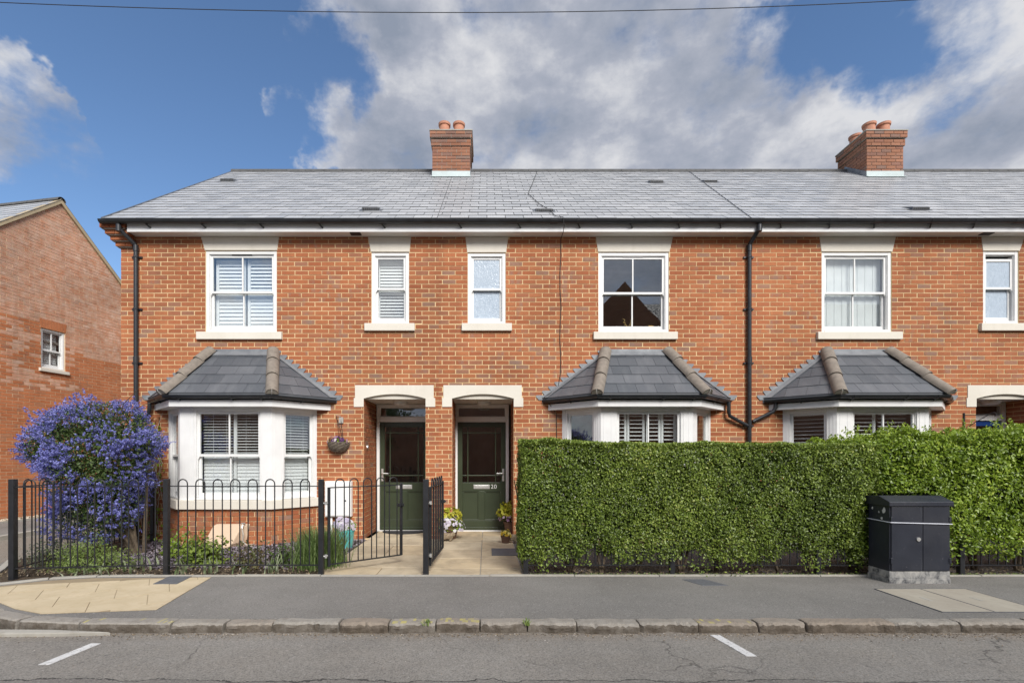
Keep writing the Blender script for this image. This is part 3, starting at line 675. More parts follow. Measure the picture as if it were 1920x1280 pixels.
def sash(parent, fr, a0, a1, z0, z1, bars=1, glass='glass', mid=.5, slot=True, fw=.055, sw=.045, d0=.012, lite_glass=None, up_drop=0.0):
    """vertical sliding sash: frame, two sashes, panes; returns the window part"""
    m = MB(); m.box(a0, a0+fw, d0, d0+.11, z0, z1, fr); m.box(a1-fw, a1, d0, d0+.11, z0, z1, fr)
    m.box(a0+fw, a1-fw, d0+.001, d0+.11, z1-fw, z1, fr); m.box(a0+fw, a1-fw, d0-.006, d0+.11, z0, z0+fw*.75, fr)
    m.box(a0+fw, a0+fw+.012, d0+.018, d0+.03, z0+fw, z1-fw, fr); m.box(a1-fw-.012, a1-fw, d0+.018, d0+.03, z0+fw, z1-fw, fr); m.box(a0+fw, a1-fw, d0+.018, d0+.03, z1-fw-.012, z1-fw, fr)
    w = m.build('window', 'white_upvc', parent, bevel=.003)
    zm = z0+(z1-z0)*mid
    ia0, ia1, it, ib = a0+fw, a1-fw, z1-fw-up_drop, z0+fw*.75
    def one(nm, b0, b1, dd, top, bot, gl):
        s = MB(); s.box(ia0, ia0+sw, dd, dd+.036, b0, b1, fr); s.box(ia1-sw, ia1, dd, dd+.036, b0, b1, fr)
        s.box(ia0+sw, ia1-sw, dd+.0005, dd+.036, b1-top, b1, fr); s.box(ia0+sw, ia1-sw, dd+.0005, dd+.036, b0, b0+bot, fr)
        n = bars+1; wd = (ia1-ia0-2*sw)/n
        for i in range(1, n): c = ia0+sw+wd*i; s.box(c-.011, c+.011, dd+.002, dd+.03, b0+bot, b1-top, fr)
        so = s.build(nm, 'white_upvc', w, bevel=.003)
        for i in range(n):
            p = MB(); p.box(ia0+sw+wd*i+(.0112 if i else .0002), ia0+sw+wd*(i+1)-(.0112 if i < n-1 else .0002), dd+.014, dd+.018, b0+bot, b1-top, fr); p.build('pane', gl, w)
    one('upper_sash', zm-.022, it, d0+.030, sw, .036, glass)
    one('lower_sash', ib, zm+.022, d0+.069, .036, .075, lite_glass or glass)
    for a in (ia0, ia1-.035):
        h = MB(); h.prism([fr.p(a, d0+.031, zm-.022), fr.p(a+.035, d0+.031, zm-.022), fr.p(a+(.006 if a == ia0 else .029), d0+.031, zm-.07), fr.p(a+(.0 if a == ia0 else .035), d0+.031, zm-.075)], fr.i*.03); h.build('sash_horn', 'white_upvc', w)
    if slot:
        c = (a0+a1)/2; v = MB(); v.box(c-.17, c+.17, d0+.012, d0+.03, it-.012, it+.001, fr); v.build('trickle_vent', 'vent_black' if slot == 'dark' else 'white_upvc', w, bevel=.003)
    return w
def sill(parent, fr, a0, a1, z0, z1, proj=.055):
    m = MB(); m.add([fr.p(a, d, z) for a in (a0, a1) for d, z in ((-proj, z0), (-proj, z1-.012), (.012, z1), (.08, z1), (.08, z0))],
                    [(0, 1, 2, 3, 4), (9, 8, 7, 6, 5), (0, 5, 6, 1), (1, 6, 7, 2), (2, 7, 8, 3), (3, 8, 9, 4), (4, 9, 5, 0)])
    return m.build('sill', 'cast_stone', parent, bevel=.006)
def lintel(parent, fr, t0, t1, b0, b1, z0, z1):
    m = MB(); m.prism([fr.p(b0, -.010, z0), fr.p(b1, -.010, z0), fr.p(t1, -.010, z1), fr.p(t0, -.010, z1)], fr.i*.11); return m.build('lintel', 'cast_stone', parent, bevel=.005)
def upper_window(parent, px, glass='glass', bars=1, sillpx=None, linpx=None, **k):
    (x0, x1, y0, y1) = px; a0, a1, z0, z1 = FX(x0), FX(x1), FZ(y1), FZ(y0)
    w = sash(parent, FW, a0, a1, z0, z1, bars, glass, **k)
    sill(w, FW, FX(sillpx[0]), FX(sillpx[1]), FZ(637), FZ(622)) if y1 > 615 else sill(w, FW, FX(sillpx[0]), FX(sillpx[1]), FZ(621), FZ(606))
    lintel(w, FW, FX(linpx[0]), FX(linpx[1]), a0-.008, a1+.008, z1+.004, 5.072)
    zs = [rect(a0, a1, z0, z1), rect(FX(sillpx[0]), FX(sillpx[1]), FZ(637 if y1 > 615 else 621), z0+.004), [(a0-.008, z1), (a1+.008, z1), (FX(linpx[1]), 5.09), (FX(linpx[0]), 5.09)]]
    return w, zs, (a0, a1, z0, z1)
def text_mesh(txt, size, depth):
    c = bpy.data.curves.new('txt', 'FONT'); c.body = txt; c.size = size; c.extrude = depth; c.align_x = 'CENTER'; c.align_y = 'CENTER'; c.space_character = 1.15
    o = bpy.data.objects.new('txt', c); COL.objects.link(o); bpy.context.view_layer.update()
    me = bpy.data.meshes.new_from_object(o.evaluated_get(bpy.context.evaluated_depsgraph_get())); bpy.data.objects.remove(o); return me
def front_door(house, o0, o1, f0, f1, paint, number=None, handle='R', y=.85):
    """porch recess o0..o1 with a panelled door in frame f0..f1; returns zones and hole"""
    top = 2.36
    dr = MB(); fw = .055
    dr.box(f0, f0+fw, y-.03, y+.08, 0, top-.012, FW); dr.box(f1-fw, f1, y-.03, y+.08, 0, top-.012, FW)
    dr.box(f0+fw, f1-fw, y-.03, y+.08, top-.06, top-.012, FW); dr.box(f0+fw, f1-fw, y-.032, y+.08, 2.025, 2.115, FW); dr.box(f0+fw, f1-fw, y-.04, y+.08, -.01, .022, FW)
    d = dr.build('door', 'white_upvc', house, bevel=.004)
    g = MB(); g.box(f0+fw, f1-fw, y+.02, y+.024, 2.115, top-.06, FW); g.build('fanlight_pane', 'glass', d)
    g = MB()
    for a in (f0+fw, f1-fw-.018): g.box(a, a+.018, y+.0, y+.02, 2.115, top-.06, FW)
    for z in (2.115, top-.06-.016): g.box(f0+fw+.018, f1-fw-.018, y+.0, y+.02, z, z+.016, FW)
    g.build('fanlight_bead', 'white_upvc', d)
    l0, l1 = f0+fw+.004, f1-fw-.004; s = .085; lf = MB()
    lf.box(l0, l0+s, y, y+.045, .024, 2.02, FW); lf.box(l1-s, l1, y, y+.045, .024, 2.02, FW)
    for z0, z1 in ((1.93, 2.02), (.745, .905), (.024, .20)): lf.box(l0+s, l1-s, y+.0005, y+.045, z0, z1, FW)
    c = (l0+l1)/2; lf.box(c-.055, c+.055, y+.0005, y+.045, .20, .745, FW)
    for p0, p1 in ((l0+s, c-.055), (c+.055, l1-s)):
        lf.box(p0, p1, y+.022, y+.03, .20, .745, FW)
        for (q0, q1, r0, r1) in ((p0, p1, .20, .222), (p0, p1, .723, .745), (p0, p0+.022, .222, .723), (p1-.022, p1, .222, .723)): lf.box(q0, q1, y+.008, y+.03, r0, r1, FW)
    lf.box(l0+.02, l1-.02, y-.022, y+.0, .03, .075, FW)
    for a in (l0+s+.10, l1-s-.10): lf.box(a-.010, a+.010, y+.004, y+.035, .905, 1.93, FW)
    for z in (1.826, 1.033): lf.box(l0+s, l1-s, y+.005, y+.034, z-.010, z+.010, FW)
    lf.build('door_leaf', paint, d, bevel=.004)
    g = MB(); g.box(l0+s, l1-s, y+.018, y+.022, .905, 1.93, FW); g.build('door_pane', 'glass', d)
    g = MB(); g.box(c-.15, c+.15, y-.008, y+.0, .785, .862, FW); g.box(c-.125, c+.125, y-.014, y-.008, .797, .85, FW); g.build('letter_plate', 'steel', d, bevel=.003)
    hx = l1-.045 if handle == 'R' else l0+.045; sg = -1 if handle == 'R' else 1
    g = MB(); g.box(hx-.018, hx+.018, y-.01, y, .93, 1.16, FW); g.tube([FW.p(hx, y-.01, 1.075), FW.p(hx, y-.055, 1.075), FW.p(hx+sg*.03, y-.06, 1.075), FW.p(hx+sg*.12, y-.058, 1.07)], .009); g.build('door_handle', 'steel', d)
    if number:
        me = text_mesh(number, .105, .003); me.materials.append(MATS['box_white']); o = link('house_number', me, d); o.matrix_basis = Matrix.Translation(FW.p(c+.225, y-.003, .825)) @ Matrix.Rotation(rad(90), 4, 'X')
    # porch ceiling, lamp, arched stone head
    m = MB(); m.box(o0, o1, .07, y+.08, top-.004, top+.04, FW); ce = m.build('porch_ceiling', 'porch_paint', house)
    lm = MB(); cc = FW.p((o0+o1)/2+.02, y*.53, 0); lm.lathe([(.0, -.075), (.08, -.07), (.118, -.05), (.125, -.02), (.125, 0)], (cc.x, cc.y, top-.005), 24); smooth_by_angle(lm.build('porch_light', 'white_upvc', ce))
    ar = MB(); oc = (o0+o1)/2; w = (o1-o0)/2; zs = FZ(747); rise = .075; n = 14; R = (w*w+rise*rise)/(2*rise); cz = zs+rise-R
    arc = [(oc-w+2*w*i/n, cz+math.sqrt(max(0, R*R-(-w+2*w*i/n)**2))) for i in range(n+1)]
    zt, zst, zb = FZ(722), FZ(746), FZ(762.5); ox0, ox1 = o0-.145, o1+.135
    F = lambda pts, d: [FW.p(a, d, z) for a, z in pts]
    for i in range(n): ar.hexa([FW.p(arc[i][0], -.012, arc[i][1]), FW.p(arc[i+1][0], -.012, arc[i+1][1]), FW.p(arc[i+1][0], .10, arc[i+1][1]), FW.p(arc[i][0], .10, arc[i][1]),
                                FW.p(arc[i][0], -.012, zt), FW.p(arc[i+1][0], -.012, zt), FW.p(arc[i+1][0], .10, zt), FW.p(arc[i][0], .10, zt)])
    ar.box(ox0, o0, -.012, .10, zst, zt, FW); ar.box(o1, ox1, -.012, .10, zst, zt, FW)
    ar.box(ox0-.02, o0, -.013, .10, zb, zst, FW); ar.box(o1, ox1+.025, -.013, .10, zb, zst, FW)
    ar.build('arched_lintel', 'cast_stone', house)
    m = MB(); m.prism(F([(o0, zs-.004), (o1, zs-.004), (o1, zs+.09), (o0, zs+.09)], .035), FW.i*.03); m.build('arch_infill', 'cast_stone', house)
    zones = [rect(o0, o1, -.1, zt), rect(ox0, ox1, zst, zt), rect(ox0-.02, ox1+.025, zb, zst)]
    return zones, (o0, o1, 0, zt-.02)
def porch_walls(house, o0, o1, seed, y=.85):
    top = 2.36; recs = []
    fl = Fr((o0, D, 0), (0, 1, 0)); frr = Fr((o1, D+y+.08, 0), (0, -1, 0))   # left reveal faces +X, right reveal faces -X
    m = MB(); m.box(o0-.10, o0-.001, .012, y+.08, 0, top, FW); m.box(o1+.001, o1+.10, .012, y+.08, 0, top, FW); w = m.build('porch_wall', 'mortar', house)
    r = brick_field(fl, .006, y+.07, .0, top-.01, (), seed, .0)+brick_field(frr, .01, y+.074, .0, top-.01, (), seed+1, .0)
    lay_bricks(r, w, 'brick')
# ------------------------------------------------------------------ bays
def hang_gutter(m, p0, p1, r=.056): m.half(p0, p1, r, True, 10)
def bay(house, cx, kind, seed):
    hf, hw, dp = .72, 1.25, .53; yF = D-dp
    LW, LF, RF, RW = (cx-hw, D), (cx-hf, yF), (cx+hf, yF), (cx+hw, D)
    fL = Fr((*LW, 0), (LF[0]-LW[0], LF[1]-LW[1], 0)); fF = Fr((*LF, 0)); fR = Fr((*RF, 0), (RW[0]-RF[0], RW[1]-RF[1], 0))
    side = math.hypot(hw-hf, dp); zs0, zs1, zt = .561, .703, 2.165
    m = MB(); m.prism([(*LW, -.05), (*LF, -.05), (*RF, -.05), (*RW, -.05)], (0, 0, zs0+.05)); base = m.build('bay_base', 'mortar', house)
    # pull the mortar body back a touch so the bricks stand proud
    for v in base.data.vertices:
        v.co.y += .006; v.co.x += .004 if v.co.x < cx else -.004
    if kind == 'A': lay_bricks(brick_field(fL, .02, side-.004, .0, zs0, (), seed)+brick_field(fF, .004, 2*hf-.004, .0, zs0, (), seed+1, .05)+brick_field(fR, .004, side-.02, .0, zs0, (), seed+2), base, 'brick', lambda r: (r[1] if r[0] is fF else None), 30)
    def offs(o):       # outline pushed outwards by o
        k = o*math.tan(rad(22.5)); q = o*math.sqrt(2)
        return [(cx-hw-q, D), (cx-hf-k, yF-o), (cx+hf+k, yF-o), (cx+hw+q, D)]
    m = MB(); m.prism([(x, y, zs0) for x, y in offs(.055)], (0, 0, zs1-zs0-.008)); m.prism([(x, y, zs1-.008) for x, y in offs(.045)], (0, 0, .008)); m.build('bay_sill', 'cast_stone', house, bevel=.006)
    # corner posts and head boards
    m = MB()
    for f, s0, s1 in ((fL, -.0, .07), (fL, side-.10, side), (fF, 0, .22), (fF, 2*hf-.145, 2*hf), (fR, 0, .16), (fR, side-.03, side)):
        m.box(s0, s1, .0, .09, zs1, zt, f)
    for f, s0, s1 in ((fL, .07, side-.10), (fF, .22, 2*hf-.145), (fR, .16, side-.03)): m.box(s0, s1, .002, .09, 2.135, zt, f)
    for f, L in ((fF, 2*hf), (fR, side), (fL, side)):
        spots = {id(fF): (.04, .16, 1.38), id(fR): (.05,), id(fL): (side-.05,)}[id(f)]
        for a in spots: m.box(a, a+.010, -.003, .0, zs1, zt, f)
    body = m.build('bay_frame', 'white_board', house, bevel=.002)
    wins = []
    front = (fF, .22, 2*hf-.145); right = (fR, .16, side-.03); left = (fL, .07, side-.10)
    for (f, a0, a1), bars in ((front, 1), (right, 0), (left, 0)):
        w = sash(house, f, a0, a1, zs1+.004, 2.135, bars, 'glass', .49, True, .036, .042, .004); w.name = 'bay_window'; wins.append(w)
        zm = zs1+(2.135-zs1)*.49; b0, b1 = a0+.05, a1-.05
        if kind == 'A':
            cols = ((b0, (a0+a1)/2-.012), ((a0+a1)/2+.05, b1)) if bars else ((b0, b1),)
            for c0, c1 in cols:
                louvres(w, f, c0, c1, zm+.02, 2.07, .19, .046, .044, rad(14), .003); louvres(w, f, c0, c1, zs1+.03, zm-.0, .19, .052, .064, rad(71), .004)
            if bars:
                k = MB(); k.box((a0+a1)/2-.002, (a0+a1)/2+.045, .175, .205, zs1+.03, 2.1, f); k.build('shutter_frame', 'blind_white', w)
            k = MB()
            for c0, c1 in cols:
                for q in (.35, .8): k.box(c0+(c1-c0)*q, c0+(c1-c0)*q+.003, .16, .162, zs1+.03, 2.09, f)
            k.build('ladder_cord', 'blind_white', w)
        elif kind == 'B' and bars:
            mid = (a0+a1)/2
            for c0, c1 in ((a0+.045, a0+.235), (a0+.245, mid-.012), (mid+.012, mid+.245), (mid+.255, a1-.045)): louvres(w, f, c0, c1, zm, 2.10, .19, .062, .060, rad(10), .009, .035)
        elif kind == 'B' and f is fR:
            m = MB()
            for i in range(7): m.box(b0+.03*i, b0+.03*i+.022, .19+(i % 2)*.02, .205+(i % 2)*.02, zm, 2.1, f)
            m.build('curtain', 'curtain', w)
        elif kind == 'C':
            cols = ((b0, (a0+a1)/2-.05), ((a0+a1)/2+.03, b1)) if bars else ((b0, b1),)
            for c0, c1 in cols: louvres(w, f, c0, c1, zm, 2.09, .19, .058, .040, rad(16), .004)
            if bars:
                k = MB(); k.box((a0+a1)/2-.05, (a0+a1)/2-.01, .18, .20, zm, 2.1, f); k.build('shutter_frame', 'blind_white', w)
    # fascia, soffit, gutter, roof
    hf2, hw2, dp2 = .826, 1.59, .75; ze, ztop = 2.352, 3.13; yE = D-dp2
    E = lambda o: [(cx-hw2-o*1.414, D), (cx-hf2-o*.414, yE-o), (cx+hf2+o*.414, yE-o), (cx+hw2+o*1.414, D)]
    m = MB(); m.prism([(x, y, 2.158) for x, y in E(-.075)], (0, 0, .10)); m.build('bay_fascia', 'white_board', house, bevel=.003)
    g = MB(); P = E(-.02); Z = 2.325
    for i in range(3):
        a, b = Vector((*P[i], Z)), Vector((*P[i+1], Z)); t = (b-a).normalized(); hang_gutter(g, a-t*(.02 if i else -.01), b+t*(.02 if i < 2 else -.01), .052)
    go = smooth_by_angle(g.build('bay_gutter', 'gutter_black', house))
    for f0, f1, q in ((P[0], P[1], .5), (P[1], P[2], .12), (P[1], P[2], .62), (P[1], P[2], .9), (P[2], P[3], .45)):
        c = Vector((*f0, 0)).lerp(Vector((*f1, 0)), q); t = (Vector((*f1, 0))-Vector((*f0, 0))).normalized()
        k = MB(); k.half((c.x-t.x*.015, c.y-t.y*.015, Z), (c.x+t.x*.015, c.y+t.y*.015, Z), .058, True, 8); inn = Vector((-t.y, t.x, 0)); e = c+inn*.05
        k.tube([(c.x, c.y, Z-.05), (e.x, e.y, Z-.075)], .010, 6); k.build('gutter_bracket', 'gutter_black', go)
    top = .515; deck = MB(); A = [Vector((x, y, ze)) for x, y in E(0)]; TL, TR = Vector((cx-top, D, ztop)), Vector((cx+top, D, ztop))
    deck.add([*A, TL, TR, *[Vector((v.x, v.y, ze-.07)) for v in A]], [(1, 2, 5, 4), (0, 1, 4), (2, 3, 5), (0, 6, 7, 1), (1, 7, 8, 2), (2, 8, 9, 3), (6, 9, 8, 7)])
    roof = deck.build('bay_roof', 'slate_dark', house)
    R = random.Random(seed*7)
    def plane(o, pts, eave_u):
        n = None; u = eave_u.normalized(); q = [p-o for p in pts]
        nrm = (pts[1]-pts[0]).cross(pts[2]-pts[0]).normalized()
        if nrm.z < 0: nrm = -nrm
        v = nrm.cross(u)
        if v.z < 0: v = -v
        poly = [(p.dot(u), p.dot(v)) for p in q]
        if sum(poly[i][0]*poly[(i+1) % len(poly)][1]-poly[(i+1) % len(poly)][0]*poly[i][1] for i in range(len(poly))) < 0: poly.reverse()
        vmax = max(p[1] for p in poly); gz = .235; wd = .295; r = 0
        while r*gz < vmax:
            us = min(p[0] for p in poly)-wd; k = 0
            while us+k*wd < max(p[0] for p in poly)+.1:
                u0 = us+k*wd+(wd/2 if r % 2 else 0)+.03; k += 1
                rc = [(u0+.002, r*gz-.006), (u0+wd-.002, r*gz-.006), (u0+wd-.002, (r+1)*gz+.03), (u0+.002, (r+1)*gz+.03)]
                pl = clip_convex(rc, poly)
                if not pl or area(pl) < .002: continue
                j = R.uniform(0, .002); P3 = [o+u*a+v*b+nrm*(.012-.010*min(1, max(0, (b-r*gz)/gz))+j) for a, b in pl]
                mm = MB(); nn = len(P3); Q = [p-nrm*.007 for p in P3]; mm.add(P3+Q, [tuple(range(nn)), tuple(range(2*nn-1, nn-1, -1))]+[(i, i+nn, (i+1) % nn+nn, (i+1) % nn) for i in range(nn)], (R.random(), 0, 0)); mm.build('slate', 'slate_dark', roof)
            r += 1
    plane(A[1], [A[1], A[2], TR, TL], A[2]-A[1]); plane(A[0], [A[0], A[1], TL], A[1]-A[0]); plane(A[2], [A[2], A[3], TR], A[3]-A[2])
    for c, t, s in ((A[1], TL, -1), (A[2], TR, 1)):
        dv = (t-c); L = dv.length; dn = dv.normalized(); up = Vector((0, 0, 1)); up = (up-dn*up.dot(dn)).normalized()
        pcs = [(-.03, .43), (.40, .84), (.81, L+.01)]
        for i, (q0, q1) in enumerate(pcs):
            h = MB(); h.half(c+dn*q0+up*(.006+.010*i), c+dn*q1+up*(-.004+.010*i), .094+.003*i, False, 12, up, .014); smooth_by_angle(h.build('hip_tile', 'hip_tile', roof))
        k = MB(); e = c-dn*.02; k.tube([e+up*.01-dn*.02, e+up*.075-dn*.03, e+up*.10-dn*.015], .007, 6); k.build('hip_iron', 'steel', roof)
        k = MB(); k.half(c-dn*.025+up*.002, c+dn*.05+up*.004, .08, False, 8, up, .07); k.build('hip_bedding', 'concrete', roof)
    # lead: stepped flashing against the brick, soakers on the slope, apron along the top
    ld = MB()
    for s in (-1, 1):
        n = int((ztop-ze)/.075); e0 = Vector((cx+s*hw2, D, ze)); e1 = Vector((cx+s*top, D, ztop)); sl = (hw2-top)/(ztop-ze)
        for i in range(n+1):
            z0 = ze+i*.075-.02; x0 = cx+s*(hw2-sl*(z0-ze)); z1 = z0+.082; x1 = cx+s*(hw2-sl*(z1-ze))
            q = [(x0+s*.02, z0), (x0+s*.07, z0+.06), (x0+s*.065, z1), (x1-s*.05, z1), (x1-s*.05, z0)]
            y = D-.012-.001*(i % 2); ld.prism([(x, y, z) for x, z in q], (0, -.004, 0))
        nv = Vector((0, -1, 0)); inw = Vector((-s*.5, -.5, 0)); c0, c1 = e0+Vector((0, -.02, .016)), e1+Vector((0, -.02, .02))
        vs = (A[1]-A[0]) if s < 0 else (A[2]-A[3]); vs = vs.normalized()
        ld.add([c0, c1, c1+vs*.06+Vector((0, 0, -.0)), c0+vs*.12], [(0, 1, 2, 3)]); k = len(ld.v)
    ld.box(cx-top-.06, cx+top+.06, D-.016, D-.01, ztop-.03, ztop+.055)
    dn = (A[1].lerp(A[2], .5)-TL.lerp(TR, .5)).normalized(); up = Vector((0, -.72, .69))
    c = [TL+up*.022+Vector((-.02, 0, 0)), TR+up*.022+Vector((.02, 0, 0))]; ld.prism([c[0], c[1], c[1]+dn*.11+Vector((.04, 0, 0)), c[0]+dn*.11-Vector((.04, 0, 0))], up*.004)
    ld.build('lead_flashing', 'lead', roof)
    return rect(cx-hw+.01, cx+hw-.01, 0, 2.19), (cx-hw+.06, cx+hw-.06, .65, 2.16), E(-.02)

# ------------------------------------------------------------------ main roofs
EY, EZ, RY, RZ = 7.80, 5.245, 11.80, 8.38
sv = Vector((0, RY-EY, RZ-EZ)); SLEN = sv.length; sv.normalize(); sn = Vector((0, -sv.z, sv.y)); GA, SWD = .222, .300
SL_VAR = {}
def slate_shape(w, tone, name='slate'):
    m = MB(); L = GA+.03; a = w/2-.0045
    P = [(-a, -.006, .016), (a, -.006, .016), (a, L, .002), (-a, L, .002)]; Q = [(x, y, z-.007) for x, y, z in P]
    m.add(P+Q, [(0, 1, 2, 3), (0, 4, 5, 1), (1, 5, 6, 2), (3, 7, 4, 0)], (tone, 0, 0)); return m
def main_roof(house, x0, x1, seed, indiv=True, left_verge=False, holes=()):
    R = random.Random(seed); m = MB()
    m.add([(x0, EY, EZ-.008), (x1, EY, EZ-.008), (x1, RY, RZ-.008), (x0, RY, RZ-.008), (x1, 2*RY-EY, EZ), (x0, 2*RY-EY, EZ)], [(0, 1, 2, 3), (3, 2, 4, 5)]); roof = m.build('roof', 'vent_black', house)
    nrow = int(SLEN/GA)+1; recs = []
    for r in range(nrow):
        v0 = r*GA; off = (SWD/2 if r % 2 else 0); k = math.floor((x0-off)/SWD)
        while off+k*SWD < x1:
            a0, a1 = max(x0, off+k*SWD), min(x1, off+(k+1)*SWD); k += 1
            if a1-a0 > .03: recs.append((r, v0, a0, a1))
    rot = Matrix((Vector((1, 0, 0)), sv, sn)).transposed().to_4x4(); joined = MB(); cnt = 0
    for r, v0, a0, a1 in recs:
        full = abs(a1-a0-SWD) < .002 and r < nrow-1; tv = R.randrange(14); pos = Vector(((a0+a1)/2, EY, EZ))+sv*v0+sn*R.uniform(0, .0035)
        if indiv and full and cnt < 300:
            if tv not in SL_VAR: SL_VAR[tv] = slate_shape(SWD, (tv+.5)/14).mesh('slate', 'slate')
            o = link('slate', SL_VAR[tv], roof); mt = rot.copy(); mt.translation = pos; o.matrix_basis = mt @ Matrix.Rotation(R.uniform(-.004, .004), 4, 'Z'); cnt += 1
        else:
            s = slate_shape(a1-a0, (tv+.5)/14); mt = rot.copy(); mt.translation = pos; ma = mt
            cut = min(1.0, (SLEN-v0)/(GA+.03)); joined.add([ma @ Vector((x, y*cut if y > 0 else y, z)) for x, y, z in s.v], s.f, s.t[0])
    joined.build('slating', 'slate', roof, kind='stuff')
    x = x0
    while x < x1-.02:
        e = min(x+.455, x1); h = MB(); h.half((x+.003, RY, RZ-.055), (e-.003, RY, RZ-.055+R.uniform(-.003, .003)), .105, False, 9, (0, 0, 1), .014); smooth_by_angle(h.build('ridge_tile', 'ridge_tile', roof)); x = e
    if left_verge:
        h = MB(); c0, c1 = Vector((x0, EY-.01, EZ)), Vector((x0, RY, RZ)); h.prism([c0+Vector((-.02, 0, .02)), c0+Vector((.03, 0, .022)), c0+Vector((.03, 0, -.06)), c0+Vector((-.02, 0, -.06))], c1-c0); h.build('verge', 'slate_dark', roof)
    return roof
def roof_vent(roof, px, py):
    # the vent's own place on the slope
    k = (855-py)/900; Y = (EZ-CAMZ-(RZ-EZ)/(RY-EY)*EY)/(k-(RZ-EZ)/(RY-EY)); v = (Y-EY)/sv.y; X = (px-913)*Y/900; o = Vector((X, EY, EZ))+sv*v
    m = MB(); u = Vector((1, 0, 0)); q = lambda a, b, c: o+u*a+sv*b+sn*c
    m.hexa([q(-.15, -.02, .012), q(.15, -.02, .012), q(.15, .20, .012), q(-.15, .20, .012), q(-.14, .0, .062), q(.14, .0, .062), q(.13, .19, .02), q(-.13, .19, .02)])
    m.add([q(-.19, -.06, .016), q(.19, -.06, .016), q(.19, .2, .014), q(-.19, .2, .014)], [(0, 1, 2, 3)])
    ve = m.build('roof_vent', 'slate_dark', roof, bevel=.008)
    g = MB()
    for i in range(8): a = -.125+i*.036; g.add([q(a, -.022, .018), q(a+.022, -.022, .018), q(a+.022, -.006, .052), q(a, -.006, .052)], [(0, 1, 2, 3)])
    g.build('grille', 'vent_black', ve)
def chimney(house, cx, seed, pots, w=.86, y0=11.12, y1=11.98):
    R = random.Random(seed); x0, x1 = cx-w/2, cx+w/2; zb = 7.2; zt = CAMZ+(855-247)*y0/900
    m = MB(); m.box(x0+.006, x1-.006, y0+.006, y1-.006, zb, zt-.03); ch = m.build('chimney', 'mortar_grey', house)
    recs = []
    for f, L in ((Fr((x0, y0, 0)), w), (Fr((x0, y1, 0), (0, -1, 0)), y1-y0), (Fr((x1, y0, 0), (0, 1, 0)), y1-y0)): recs += brick_field(f, .0, L, 7.75, zt-.335, (), seed+len(recs), 0)
    for (z, o) in ((zt-.335, .025), (zt-.26, .025), (zt-.16, .055), (zt-.085, .055)):
        for f, L in ((Fr((x0-o, y0-o, 0)), w+2*o), (Fr((x0-o, y1+o, 0), (0, -1, 0)), y1-y0+2*o), (Fr((x1+o, y0-o, 0), (0, 1, 0)), y1-y0+2*o)): recs += brick_field(f, 0, L, z, z+.066, (), seed+int(z*100), R.uniform(0, .2))
        b = MB(); b.box(x0-o+.008, x1+o-.008, y0-o+.008, y1+o-.008, z-.008, z+.073); b.build('corbel_core', 'mortar_grey', ch)
    lay_bricks(recs, ch, 'brick_chimney')
    b = MB(); b.box(x0-.07, x1+.07, y0-.07, y1+.07, zt-.012, zt+.012); b.build('chimney_cap', 'concrete', ch, bevel=.006)
    for px_, py_ in pots:
        c = (cx+px_, (y0+y1)/2+py_, zt+.01); p = MB(); p.lathe([(.0, 0), (.135, 0), (.125, .05), (.118, .24), (.14, .25), (.145, .30), (.12, .305), (.11, .29), (.10, .02), (0, .02)], c, 20); smooth_by_angle(p.build('chimney_pot', 'terracotta', ch))
    # light lead apron at the foot
    k = (RZ-EZ)/(RY-EY); zf = EZ+k*(y0-EY); b = MB(); b.box(x0-.012, x1+.012, y0-.012, y0-.006, zf-.02, zf+.14)
    b.prism([(x0-.03, y0-.02, zf+.016), (x1+.03, y0-.02, zf+.016), (x1+.03, y0-.09, zf-.035), (x0-.03, y0-.09, zf-.035)], (0, 0, .005)); b.build('lead_apron', 'lead_new', ch)
    for sx in (x0-.012, x1+.006):
        b = MB(); b.prism([(sx, y0, zf-.02), (sx, RY, RZ-.02), (sx, RY, RZ+.12), (sx, y0, zf+.14)], (.006, 0, 0)); b.build('lead_step', 'lead', ch)
    return ch

def eaves(house, x0, x1, seed, left_end=False, fx0=None):
    fx = fx0 if fx0 is not None else x0
    m = MB(); m.box(fx, x1, 7.865, 7.885, 5.076-.012, 5.195); f = m.build('fascia', 'white_board', house, bevel=.003)
    m = MB(); m.box(fx, x1, 7.885, D+.02, 5.076, 5.09); m.build('soffit', 'soffit_white', house)
    m = MB(); gx0 = -6.29 if left_end else x0; hang_gutter(m, (gx0, 7.805, 5.225), (x1, 7.805, 5.225), .057)
    if left_end: m.lathe([(0, 0), (.057, 0), (.057, .01), (0, .01)], (0, 0, 0), 12); m.v[-48:] = [(gx0+z, 7.805+x, 5.225-abs(y)) for x, y, z in m.v[-48:]]
    g = smooth_by_angle(m.build('gutter', 'gutter_black', house)); R = random.Random(seed); x = fx+.35
    while x < x1:
        b = MB(); b.half((x-.016, 7.805, 5.225), (x+.016, 7.805, 5.225), .063, True, 8); b.tube([(x, 7.80, 5.165), (x+.03, 7.845, 5.135), (x+.045, 7.866, 5.13)], .012, 6); b.build('gutter_bracket', 'gutter_black', g); x += .86+R.uniform(-.18, .18)
    for q in (fx+1.9, fx+4.2):
        if q < x1: b = MB(); b.half((q-.06, 7.805, 5.225), (q+.06, 7.805, 5.225), .062, True, 8); b.build('gutter_union', 'gutter_black', g)
